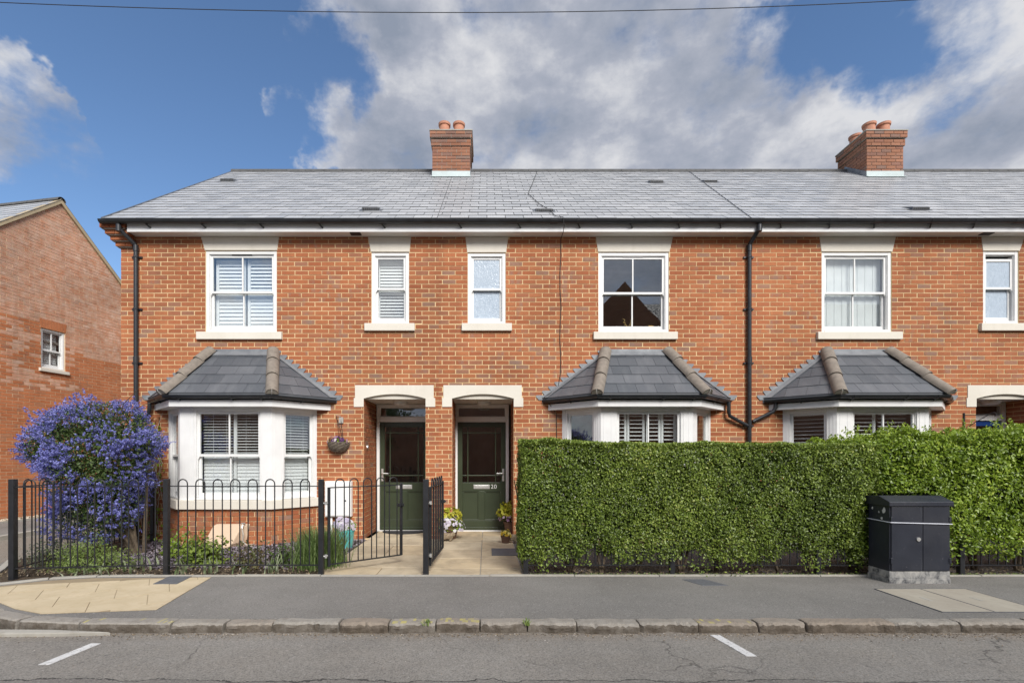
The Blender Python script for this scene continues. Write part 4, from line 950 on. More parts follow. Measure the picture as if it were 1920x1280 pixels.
def shell(house, x0, x1, holes, porch=None):
    """party walls, rooms and back of the house"""
    m = MB(); yb = 2*RY-D
    m.box(x0, x1, D+.35-.0+.6, D+.36+.6, 0, 0.001)
    w = MB(); w.box(x0, x1, yb-.2, yb, -.05, 5.2); w.box(x0, x0+.1, D+.102, yb-.2, -.05, 5.2); w.box(x1-.1, x1, D+.102, yb-.2, -.05, 5.2)
    w.add([(x0, D+.1, 5.2), (x0, yb, 5.2), (x0, RY, RZ-.05), (x1, D+.1, 5.2), (x1, yb, 5.2), (x1, RY, RZ-.05)], [(0, 1, 2), (3, 5, 4)])
    w.build('rear_and_party_wall', 'brick_chimney', house)
    i = MB(); i.box(x0+.1, x1-.1, D+1.0, yb-.2, -.05, .02); i.build('floor', 'room_floor', house)
    i = MB(); i.box(x0+.1, x1-.1, D+.101, yb-.2, 2.42, 2.62); i.box(x0+.1, x1-.1, D+.101, yb-.2, 5.10, 5.15); i.build('ceiling', 'room', house)
    i = MB(); i.box(x0+.101, x0+.11, D+.102, yb-.2, .02, 5.1); i.box(x1-.11, x1-.101, D+.102, yb-.2, .02, 5.1); i.box(x0+.11, x1-.11, D+4.2, D+4.25, .02, 5.1); i.build('room_wall', 'room', house)
def facade(house, x0, x1, zones, holes, seed, pick):
    wall = holed_wall('wall', FW, x0, x1, -.05, 5.12, .0, .10, holes, 'mortar', house)
    lay_bricks(brick_field(FW, x0+(.0 if x0 > -6 else .0), x1, .0, 5.07, zones, seed, 0.04), wall, 'brick', pick, 300, seed)
    return wall
def pick_at(cx, cz, lo):
    return lambda r: (((r[1]+r[2])/2-cx)**2+((r[3]+r[4])/2-cz)**2) if r[3] > lo else None

XA0, XAB, XBC, XCD, XD1 = -6.15, -.81, 4.42, 9.52, 14.2
# ---- left house
A = thing('terraced_house', (-3.5, D, 0), 'left end terraced house with white shuttered upper window and lighter green front door', 'house', 'brick terrace')
w1, z1, h1 = upper_window(A, (385.5, 519, 470, 622), 'glass', 1, (371, 530), (377.4, 523.4), slot='dark', mid=.5)
a0, a1, q0, q1 = h1; zm = (q0+q1)/2; mid = (a0+a1)/2
louvres(w1, FW, a0+.09, mid+.0, zm, q1-.09, .17, .058, .066, rad(63), .007, .05); louvres(w1, FW, mid+.03, a1-.08, zm, q1-.09, .17, .058, .064, rad(58), .007, .05)
louvres(w1, FW, a0+.09, mid+.0, q0+.06, zm, .17, .058, .070, rad(69), .007, .05); louvres(w1, FW, mid+.03, a1-.08, q0+.06, zm, .17, .058, .070, rad(69), .007, .05)
w2, z2, h2 = upper_window(A, (696.5, 767, 473, 606.5), 'glass', 0, (684.5, 778), (690, 771), slot=False)
a0, a1, q0, q1 = h2; zm = (q0+q1)/2
louvres(w2, FW, a0+.09, a1-.09, zm, q1-.08, .17, .052, .058, rad(58), .006, .02); louvres(w2, FW, a0+.09, a1-.09, q0+.08, zm, .17, .052, .056, rad(44), .006, .02)
zd, hd = front_door(A, -2.07, -1.03, -2.045, -1.035, 'door_green', None, 'L'); porch_walls(A, -2.07, -1.03, 50)
zb, hb, EA = bay(A, -4.105, 'A', 3)
wallA = facade(A, XA0, XAB, z1+z2+zd+[zb], [h1, h2, hd, hb], 11, pick_at(-2.6, 2.9, 1.0))
shell(A, XA0, XAB, None); eaves(A, -6.29, XAB, 5, True, -5.90); roofA = main_roof(A, -6.25, XAB, 21, True, True)
cb = MB()
for i in range(4):
    z = 5.165-i*.078; xl = -6.335+.045*i; yf = 7.845+.055*i
    for (p, q) in ((xl, xl+.16+.0*i), (xl+.168, -5.925)):
        cb.box(p, q, yf, 8.3, z-.033, z+.033, tone=(random.Random(i*3+int(p*100)).random()*.8, 0, 0))
cb.build('corbel', 'brick', A)
cb = MB()
for i in range(5): cb.box(-6.315+.045*i, -5.935, 7.865+.055*i, 8.29, 5.165-i*.078-.05, 5.165-i*.078+.05)
cb.build('corbel_mortar', 'mortar_grey', A)
for p in ((426, 341), (695, 396)): roof_vent(roofA, *p)
def downpipe(house, x, ztop_out, xo, zbot=0.0, brackets=True):
    m = MB(); y = D-.05
    m.tube([(xo, 7.81, 5.17), (xo, 7.82, 5.10), (x+(xo-x)*.1, y-.01, 4.93), (x, y, 4.86), (x, y, zbot)], .034, 10)
    o = smooth_by_angle(m.build('downpipe', 'gutter_black', house)); R = random.Random(int(x*10))
    for z in (5.10, 4.86, 3.0, 1.4):
        k = MB(); k.lathe([(.034, -.05), (.041, -.05), (.041, .05), (.034, .05)], (x if z < 4.95 else xo, y if z < 4.95 else 7.82, z), 12); smooth_by_angle(k.build('pipe_socket', 'gutter_black', o))
    for z in (4.72, 3.85, 2.95, 1.9):
        k = MB(); k.lathe([(.034, -.014), (.04, -.014), (.04, .014), (.034, .014)], (x, y, z), 12); k.box(x+.03, x+.085, y+.02, D-.004, z-.012, z+.012); k.box(x-.085, x-.03, y+.02, D-.004, z-.012, z+.012); k.build('pipe_clip', 'gutter_black', o)
    return o
dpA = downpipe(A, FX(259), 0, -6.00)
m = MB(); e = EA[0]; m.tube([(e[0]+.06, D-.09, 2.29), (e[0]+.055, D-.09, 2.17), (e[0]+.03, D-.075, 2.10), (FX(266), D-.055, 1.96)], .03, 10); smooth_by_angle(m.build('bay_downpipe', 'gutter_black', A))
k = MB(); k.box(FX(661)/1, FX(680)/1, 7.90, 8.0, 5.062, 5.0765); k.build('soffit_vent', 'vent_black', A)
# bell push by the left door
m = MB(); m.lathe([(0, -.012), (.035, -.012), (.03, .012), (0, .012)], (0, 0, 0), 14); m.v = [(-2.055+z, D+.2+x, 1.55+y) for x, y, z in m.v]; m.build('bell_push', 'steel', A)

# ---- middle house (number 20)
B = thing('terraced_house', (1.8, D, 0), 'middle terraced house with dark green door numbered 20 behind the clipped hedge', 'house', 'brick terrace')
w3, z3, h3 = upper_window(B, (877, 948, 474, 607), 'glass_obscured', 0, (866, 959.5), (872.7, 953), slot=False)
w4, z4, h4 = upper_window(B, (1122, 1254, 473, 622.5), 'glass', 1, (1112, 1268.7), (1117, 1261.5), slot=True)
zd, hd = front_door(B, -.586, .45, -.60, .405, 'door_green', '20', 'R'); porch_walls(B, -.586, .45, 60)
zb, hb, EB = bay(B, 2.51, 'B', 4)
wallB = facade(B, XAB, XBC, z3+z4+zd+[zb], [h3, h4, hd, hb], 12, pick_at(1.2, 3.2, 1.7))
shell(B, XAB, XBC, None); eaves(B, XAB, XBC, 6); roofB = main_roof(B, XAB, XBC, 22)
chimney(B, -.83, 31, [(-.17, -.22), (.17, -.22), (-.17, .2), (.17, .2)])
for p in ((1020, 398), (1230, 344), (1331, 343)): roof_vent(roofB, *p)
dpB = downpipe(B, FX(1402), 0, FX(1410)-.02)
m = MB(); e = EB[3]; m.tube([(e[0]-.05, D-.09, 2.29), (e[0]-.05, D-.09, 2.12), (e[0]-.03, D-.08, 2.06), (FX(1398), D-.055, 1.90)], .03, 10); smooth_by_angle(m.build('bay_downpipe', 'gutter_black', B))
def on_roof(px, py, up=.03):
    k = (855-py)/900; s = (RZ-EZ)/(RY-EY); Y = (EZ-CAMZ-s*EY)/(k-s); return Vector(((px-913)*Y/900, Y, EZ+s*(Y-EY)))+sn*up
m = MB(); c = [on_roof(1007, 323.5), on_roof(1001, 340), on_roof(990, 366), on_roof(1010, 385), on_roof(1032, 399), on_roof(1041, 409), Vector((FX(1052)-.02, 7.73, 5.24)), Vector((FX(1052), 7.745, 5.10)), Vector((FX(1052), 7.86, 5.05)), Vector((FX(1051), D-.02, 5.03))]
c += [Vector((FX(1050.5+math.sin(i*1.9)*1.2), D-.015, 5.03-i*.28)) for i in range(1, 9)]
c += [Vector((FX(1046), D-.02, 2.55)), Vector((FX(1034), D-.05, 2.46)), Vector((FX(1019), D-.08, 2.38)), Vector((FX(1043), D-.02, 2.1)), Vector((FX(1044), D-.014, 1.2))]
m.tube(c, .006, 6); m.build('aerial_cable', 'cable_black', B)
m = MB(); m.tube([on_roof(1292, 323.5, .02), on_roof(1408, 411, .02)], .006, 6); m.build('roof_joint', 'slate_dark', B)
k = MB(); k.box(FX(961)/1, FX(978)/1, 7.90, 8.0, 5.062, 5.0765); k.build('soffit_vent', 'soffit_white', B)

# ---- right house
C = thing('terraced_house', (7.0, D, 0), 'right terraced house with blue front door behind the tall loose hedge', 'house', 'brick terrace')
w5, z5, h5 = upper_window(C, (1540.5, 1671.5, 472.5, 622.5), 'glass', 1, (1530, 1688), (1536, 1679), slot=True)
m = MB(); a0, a1, q0, q1 = h5
for i in range(16): a = a0+.06+i*(a1-a0-.12)/16; m.box(a, a+(a1-a0-.12)/16, .155+(.006 if i % 2 else 0), .16+(.006 if i % 2 else 0), q0+.05, q1-.05, FW)
m.build('net_curtain', 'curtain', w5)
w6, z6, h6 = upper_window(C, (1843, 1910, 471, 606), 'glass_obscured', 0, (1834.7, 1928), (1839.6, 1920), slot=False, up_drop=.06)
zd, hd = front_door(C, 8.22, 9.25, 8.225, 9.235, 'blue_paint', None, 'L', .5); porch_walls(C, 8.22, 9.25, 70, .5)
zb, hb, EC = bay(C, 6.22, 'C', 5)
wallC = facade(C, XBC, XCD, z5+z6+zd+[zb], [h5, h6, hd, hb], 13, pick_at(6.2, 3.2, 1.75))
shell(C, XBC, XCD, None); eaves(C, XBC, XCD, 7); roofC = main_roof(C, XBC, XCD, 23)
roof_vent(roofC, 1724, 395)
m = MB(); e = EC[0]; m.tube([(e[0]+.14, D-.1, 2.29), (e[0]+.13, D-.1, 2.19), (e[0]+.10, D-.085, 2.13), (FX(1408), D-.055, 1.97)], .03, 10); smooth_by_angle(m.build('bay_downpipe', 'gutter_black', C))
k = MB(); k.box(FX(1826), FX(1845), 7.90, 8.0, 5.062, 5.0765); k.build('soffit_vent', 'vent_black', C)
br = MB(); bx = FX(1806); br.box(bx-.012, bx+.012, D-.02, D-.006, FZ(808), FZ(774)); br.tube([(bx, D-.02, FZ(804)), (bx+.1, D-.12, FZ(791)), (bx+.2, D-.22, FZ(779))], .007, 6); br.tube([(bx, D-.02, FZ(778)), (bx+.2, D-.22, FZ(779)), (bx+.25, D-.26, FZ(775)), (bx+.27, D-.27, FZ(779)), (bx+.255, D-.26, FZ(783))], .007, 6)
o = br.build('basket_bracket', 'iron_black'); tag(o, 'empty black iron hanging bracket on the brick beside the blue door', 'bracket')

# ---- the house beyond, of which only the roof shows
E4 = thing('terraced_house', (11.8, D, 0), 'far right house of the terrace showing roof and chimney only', 'house', 'brick terrace')
holed = holed_wall('wall', FW, XCD, XD1, -.05, 5.12, 0, .1, [], 'mortar', E4); lay_bricks(brick_field(FW, XCD, XD1, 0, 5.07, (), 14, .04), holed, 'brick')
shell(E4, XCD, XD1, None); eaves(E4, XCD, XD1, 8); main_roof(E4, XCD, XD1, 24, False); chimney(E4, 9.22, 35, [(-.20, -.22), (.14, -.22), (-.20, .2), (.14, .2)], .84)

# ------------------------------------------------------------------ neighbour across the side road
NB = thing('neighbouring_house', (-10.5, 10.6, 0), 'brick gable end of the house across the side road behind the blue shrub', 'house')
un = Vector((math.sin(rad(10)), math.cos(rad(10)), 0)); fN = Fr((-10.5, 10.6, 0), un)
ta, za, sl = 1.02, 7.49, .9; t0, t1 = -2.7, 4.74; zev = za-sl*(ta-t0)
gpoly = [(t0, -.1), (t1, -.1), (t1, zev), (ta, za), (t0, zev)]
wn = (.60, 1.14, 3.46, 4.39)
m = MB(); m.prism([fN.p(a, 0, z) for a, z in gpoly], fN.i*.12)
wallN = holed_wall('wall', fN, t0, t1, -.1, zev, 0, .12, [wn], 'mortar_neighbour', NB)
m = MB(); tz = lambda a: za-sl*abs(a-ta)
for pg in ([(t0, zev), (wn[0], zev), (wn[0], tz(wn[0]))], [(wn[1], zev), (t1, zev), (wn[1], tz(wn[1]))], [(wn[0], wn[3]), (wn[1], wn[3]), (wn[1], tz(wn[1])), (ta, za), (wn[0], tz(wn[0]))]):
    m.prism([fN.p(a, 0, z) for a, z in pg], fN.i*.12)
m.build('gable', 'mortar_neighbour', wallN)
bl = lambda a, z: 0.0 if z < 4.1+.28*(1.0-a)+random.Random(int(z*40)).uniform(-.25, .25) else (.55+.4*random.Random(int(a*77+z*901)).random())  # upper gable bricks turn paler above a ragged sloping edge
rec = brick_field(fN, t0, t1, 0, za-.05, [rect(*wn), rect(wn[0]-.05, wn[1]+.07, wn[2]-.09, wn[2]), rect(wn[0]-.03, wn[1]+.03, wn[3], wn[3]+.215)], 41, .02, 0, lambda z: ((t0, t1) if z < zev else (t0+(z-zev)/sl+.02, t1-(z-zev)/sl-.02)), bl)
def visN(r):
    p = r[0].p((r[1]+r[2])/2, 0, (r[3]+r[4])/2); px = 913+900*p.x/p.y; py = 855-900*(p.z-CAMZ)/p.y
    return p.y if 2 < px < 222 and py < 730 else None
lay_bricks(rec, wallN, 'brick_neighbour', visN, 300, 9)
m = MB(); n = 9
for i in range(n): a = wn[0]-.02+i*(wn[1]-wn[0]+.04)/n; m.hexa([fN.p(a+.004, -.007, wn[3]+.004), fN.p(a+.058, -.007, wn[3]+.004), fN.p(a+.058, .05, wn[3]+.004), fN.p(a+.004, .05, wn[3]+.004), fN.p(a+.002+(i-4)*.004, -.007, wn[3]+.21), fN.p(a+.06+(i-4)*.004, -.007, wn[3]+.21), fN.p(a+.06+(i-4)*.004, .05, wn[3]+.21), fN.p(a+.002+(i-4)*.004, .05, wn[3]+.21)], (.3+.05*i, 0, 0))
m.build('soldier_course', 'brick_neighbour', wallN)
wN = sash(NB, fN, wn[0], wn[1], wn[2], wn[3], 1, 'glass', .47, False, .045, .035, .02); louvres(wN, fN, wn[0]+.08, wn[1]-.08, wn[2]+.1, wn[3]-.08, .17, .05, .06, rad(66), .004)
sill(wN, fN, wn[0]-.05, wn[1]+.07, wn[2]-.085, wn[2]-.002)
m = MB()
for tA, tB, zA, zB in ((t0-.2, ta, zev-.2*sl, za), (ta, t1+.2, za, zev-.2*sl)):
    m.prism([fN.p(tA, -.05, zA+.0), fN.p(tB, -.05, zB+.0), fN.p(tB, -.05, zB+.11), fN.p(tA, -.05, zA+.11)], fN.i*.10)
m.build('verge', 'cement_verge', NB)
rl = 7.0; rf = MB(); q = [fN.p(t0-.25, -.06, zev-.25*sl+.09), fN.p(ta, -.06, za+.1), fN.p(t1+.25, -.06, zev-.25*sl+.09)]; vv = fN.i*rl
rf.add([*q, *[p+vv for p in q]], [(0, 1, 4, 3), (1, 2, 5, 4)]); rN = rf.build('roof', 'slate', NB)
sj = MB(); su = fN.i; sv2 = (q[1]-q[0]).normalized(); nn = su.cross(sv2); nn = nn if nn.z > 0 else -nn; R = random.Random(8); LL = (q[1]-q[0]).length
for r in range(int(LL/GA)+1):
    for k in range(22):
        a0 = k*SWD+(SWD/2 if r % 2 else 0); v0 = r*GA; v1 = min(LL, v0+GA+.02); c = q[0]+su*a0; tn = R.random()
        P = [c+su*.003+sv2*v0+nn*.014, c+su*(SWD-.003)+sv2*v0+nn*.014, c+su*(SWD-.003)+sv2*v1+nn*.003, c+su*.003+sv2*v1+nn*.003]; sj.add(P+[p-nn*.008 for p in P], [(0, 1, 2, 3), (0, 4, 5, 1), (1, 5, 6, 2), (3, 7, 4, 0)], (tn, 0, 0))
sj.build('slating', 'slate', rN, kind='stuff')
for k in range(14):
    h = MB(); c = q[1]+su*(k*.46); h.half(c+Vector((0, 0, -.05)), c+su*.45+Vector((0, 0, -.05)), .10, False, 8); smooth_by_angle(h.build('ridge_tile', 'ridge_tile', rN))
w = MB(); w.box(t0, t1, 6.8, 7.0, -.1, zev, fN); w.box(t0, t0+.12, .12, 6.8, -.1, zev, fN); w.box(t1-.12, t1, .12, 6.8, -.1, zev, fN); w.build('rear_wall', 'brick_neighbour', NB)
w = MB(); w.box(t0+.12, t1-.12, .12, 6.8, 2.5, 2.6, fN); w.box(t0+.12, t1-.12, 1.6, 1.65, 0, zev, fN); w.box(t0+.12, t1-.12, .125, 6.8, zev-.05, zev, fN); w.build('room_wall', 'room', NB)

# pebbles along its foot
pr_ = thing('pebble_strip', (-10.3, 10.6, 0), None, None); pr_['kind'] = 'stuff'; pr_['label'] = 'pale pebbles along the foot of the gable wall'
rng = np.random.default_rng(5); n = 1600; a = rng.uniform(-3, 4, n); dd = -rng.uniform(.02, .42, n); parts = []
c = np.array([[*fN.p(x, y, 0)] for x, y in zip(a, dd)]); c[:, 2] = rng.uniform(.0, .03, n)
def stones(c, s, rng, flat=.6):
    n = len(c); base = np.array([[1, 0, 0], [0, 1, 0], [-1, 0, 0], [0, -1, 0], [0, 0, 1], [0, 0, -1]], float); V = base[None]*(s[:, None, None]*(1+rng.uniform(-.35, .35, (n, 6, 1))))
    V[:, :, 2] *= flat; an = rng.uniform(0, 6.28, n); x = V[:, :, 0]*np.cos(an)[:, None]-V[:, :, 1]*np.sin(an)[:, None]; y = V[:, :, 0]*np.sin(an)[:, None]+V[:, :, 1]*np.cos(an)[:, None]
    V[:, :, 0], V[:, :, 1] = x, y; V += c[:, None]; f = np.array([[0, 1, 4], [1, 2, 4], [2, 3, 4], [3, 0, 4], [1, 0, 5], [2, 1, 5], [3, 2, 5], [0, 3, 5]]); F = (np.arange(n)*6)[:, None, None]+f[None]
    t = rng.random(n); return V.reshape(-1, 3), F.reshape(-1, 3), np.repeat(t, 8)
bpy.data.objects.remove(pr_)
o = np_mesh('pebbles', *stones(c, rng.uniform(.018, .04, n), rng), 'pebble'); tag(o, 'pale pebbles along the foot of the gable wall', 'pebbles', kind='stuff')
m = MB()
for i in range(9): a = -3.2+i*.9; m.box(a, a+.895, -.5, -.44, -.05, .03, fN)
o = m.build('pebble_edging', 'concrete'); tag(o, kind='structure')
m = MB()
for i in range(36): m.box(-8.5, -8.38, 6.5+i*.9, 7.395+i*.9, -.1, .012)
tag(m.build('side_kerb', 'concrete'), kind='structure')

# ------------------------------------------------------------------ across the street (it shows in the glass)
OP = thing('opposite_house', (4.5, -9, 0), 'tall brick house across the street mirrored in the windows and doors', 'house')
m = MB(); m.box(-2.4, 34, -15, -8.6, -.1, 7.6); m.build('wall', 'brick_chimney', OP)
m = MB(); m.box(-10.5, -2.4, -13, -8.9, -.1, 3.1); m.box(-34, -10.5, -13, -9.2, -.1, 4.6); m.build('side_wing', 'brick_chimney', OP)
m = MB(); m.add([(-2.7, -8.3, 7.5), (34.3, -8.3, 7.5), (34.3, -11.8, 10.3), (-2.7, -11.8, 10.3), (34.3, -15.3, 7.5), (-2.7, -15.3, 7.5)], [(0, 1, 2, 3), (3, 2, 4, 5), (0, 3, 5), (1, 4, 2)]); rO = m.build('roof', 'slate_dark', OP)
m = MB(); m.prism([(4.4, -8.2, 7.5), (9.6, -8.2, 7.5), (7.0, -8.2, 10.3)], (0, -3.5, 0)); m.build('gable', 'brick_chimney', rO)
for x in (4.7, 11.0): m = MB(); m.box(x, x+1.1, -12.2, -11.4, 8, 11.0); m.build('chimney', 'brick_chimney', rO)
# ------------------------------------------------------------------ railings and gates
HOOPS = {}
def hoop_mesh(h, w=.107, r=.0075):
    k = (round(h, 3), w)
    if k not in HOOPS:
        m = MB(); n = 8; pts = [(-w/2, 0, 0), (-w/2, 0, h-w/2)]+[(-w/2*math.cos(math.pi*i/n), 0, h-w/2+w/2*math.sin(math.pi*i/n)) for i in range(1, n)]+[(w/2, 0, h-w/2), (w/2, 0, 0)]
        V = [Vector(p) for p in pts]; rings = []; ns = 6
        for i, p in enumerate(V):
            t = (V[min(i+1, len(V)-1)]-V[max(i-1, 0)]).normalized(); y = Vector((0, 1, 0)); x = t.cross(y).normalized()
            rings.append([p+x*r*math.cos(2*math.pi*j/ns)+y*r*math.sin(2*math.pi*j/ns) for j in range(ns)])
        fs = [(i*ns+j, i*ns+(j+1) % ns, (i+1)*ns+(j+1) % ns, (i+1)*ns+j) for i in range(len(V)-1) for j in range(ns)]
        m.add([v for q in rings for v in q], fs); HOOPS[k] = m.mesh('hoop', 'iron_black', True)
    return HOOPS[k]
def post(parent, x, y, h, s=.028):
    m = MB(); m.box(x-s, x+s, y-s, y+s, -.05, h); return m.build('post', 'iron_black', parent, bevel=.004)
def rails(parent, P0, P1, zr=(1.04, .115), top=1.12, n=None, lead=.06):
    P0, P1 = Vector((*P0, 0)), Vector((*P1, 0)); t = (P1-P0).normalized(); L = (P1-P0).length; fr = Fr(P0, t)
    m = MB(); m.box(0, L, -.018, .018, zr[0]-.005, zr[0]+.005, fr); m.build('top_rail', 'iron_black', parent)
    m = MB(); m.box(0, L, -.018, .018, zr[1]-.005, zr[1]+.005, fr); m.build('bottom_rail', 'iron_black', parent)
    n = n or int((L-.06)/.205); p = (L-2*lead)/n
    for i in range(n):
        o = link('hoop', hoop_mesh(top-zr[1]), parent); o.matrix_basis = fr.mat(lead+p*(i+.5), 0, zr[1])
P0, P1, P2 = (-5.39, 5.46), (-3.76, 5.635), (-1.945, 5.635)
r1 = thing('bow_top_railing', (*P1, 0), 'black bow top railing in front of the white bay window', 'railing', 'front garden railings')
post(r1, *P1, 1.125); post(r1, *P2, 1.12); rails(r1, (P1[0]+.028, P1[1]), (P2[0]-.028, P2[1]), n=8)
r2 = thing('bow_top_railing', (*P0, 0), 'black bow top railing in front of the blue flowering shrub', 'railing', 'front garden railings')
post(r2, *P0, 1.13, .03); rails(r2, (P0[0]+.03, P0[1]), (P1[0]-.028, P1[1]), n=8)
r3 = thing('bow_top_railing', (-5.4, 5.5, 0), 'black bow top railing running back from the corner post under the blue shrub', 'railing', 'front garden railings')
rails(r3, (-5.40, 5.49), (-5.52, 7.9), n=11); post(r3, -5.52, 7.93, 1.12)
r4 = thing('bow_top_railing', (.46, 5.62, 0), 'black railing buried in the foot of the clipped hedge', 'railing', 'front garden railings')
xs_ = [.455, 2.17, 3.88]
for x in xs_: post(r4, x, 5.635, 1.10)
for i in range(2): rails(r4, (xs_[i]+.028, 5.635), (xs_[i+1]-.028, 5.635), n=8, zr=(1.0, .115), top=1.06)
r5 = thing('bow_top_railing', (5.56, 5.62, 0), 'black railing at the foot of the loose hedge beside the cabinet', 'railing', 'front garden railings')
post(r5, 5.56, 5.635, 1.1); rails(r5, (3.908, 5.635), (5.53, 5.635), n=8, zr=(1.0, .115), top=1.06); rails(r5, (5.59, 5.635), (7.3, 5.635), n=8, zr=(1.0, .115), top=1.06); post(r5, 7.33, 5.635, 1.1); rails(r5, (7.36, 5.635), (9.0, 5.635), n=8, zr=(1.0, .115), top=1.06)
def gate(name, hx, hy, ang, label, L=.97, flip=False):
    g = thing(name, (hx, hy, 0), label, 'gate'); fr = Fr((hx, hy, 0), (math.cos(ang), math.sin(ang), 0))
    m = MB(); m.box(0, .03, -.015, .015, .09, 1.025, fr); m.build('stile', 'iron_black', g, bevel=.003); m = MB(); m.box(L-.03, L, -.015, .015, .11, 1.045, fr); m.build('stile', 'iron_black', g, bevel=.003)
    for z, nm in ((1.02, 'top_rail'), (.115, 'bottom_rail')): m = MB(); m.box(.03, L-.03, -.016, .016, z-.006, z+.006, fr); m.build(nm, 'iron_black', g)
    n = 5; p = (L-.10)/n
    for i in range(n): o = link('hoop', hoop_mesh(1.005), g); o.matrix_basis = fr.mat(.06+p*(i+.5), 0, .115)
    for z in (.84, .22):
        m = MB(); m.tube([fr.p(-.05, 0, z), fr.p(.0, 0, z)], .008, 6); m.lathe([(0, -.02), (.016, -.02), (.016, .02), (0, .02)], fr.p(-.025, -.01, z), 10); m.build('hinge', 'steel', g)
    m = MB(); m.box(L-.06, L+.01, -.03, .02, .74, .78, fr); m.tube([fr.p(L-.02, -.05, .76), fr.p(L-.02, .03, .76)], .011, 8); m.build('latch', 'iron_black', g)
    return g
gate('garden_gate', -1.875, 5.65, rad(37), 'black bow top gate half open in front of the lighter green door')
rp = thing('gate_post', (-.715, 5.635, 0), 'black square gate post between the two paths', 'post'); post(rp, -.715, 5.635, 1.12, .032)
gate('garden_gate', -.675, 5.70, rad(87), 'black bow top gate swung wide open, seen almost edge on between the doors', 1.05)
# narrow planted strip with gravel between the two paths
rng = np.random.default_rng(12); n = 700; c = np.stack([rng.uniform(-.765, -.70, n), rng.uniform(5.62, 8.0, n), rng.uniform(-.01, .012, n)], 1)
o = np_mesh('path_gravel', *stones(c, rng.uniform(.008, .016, n), rng), 'pebble'); tag(o, 'gravel in the joint between the two stone paths', 'gravel', kind='stuff')

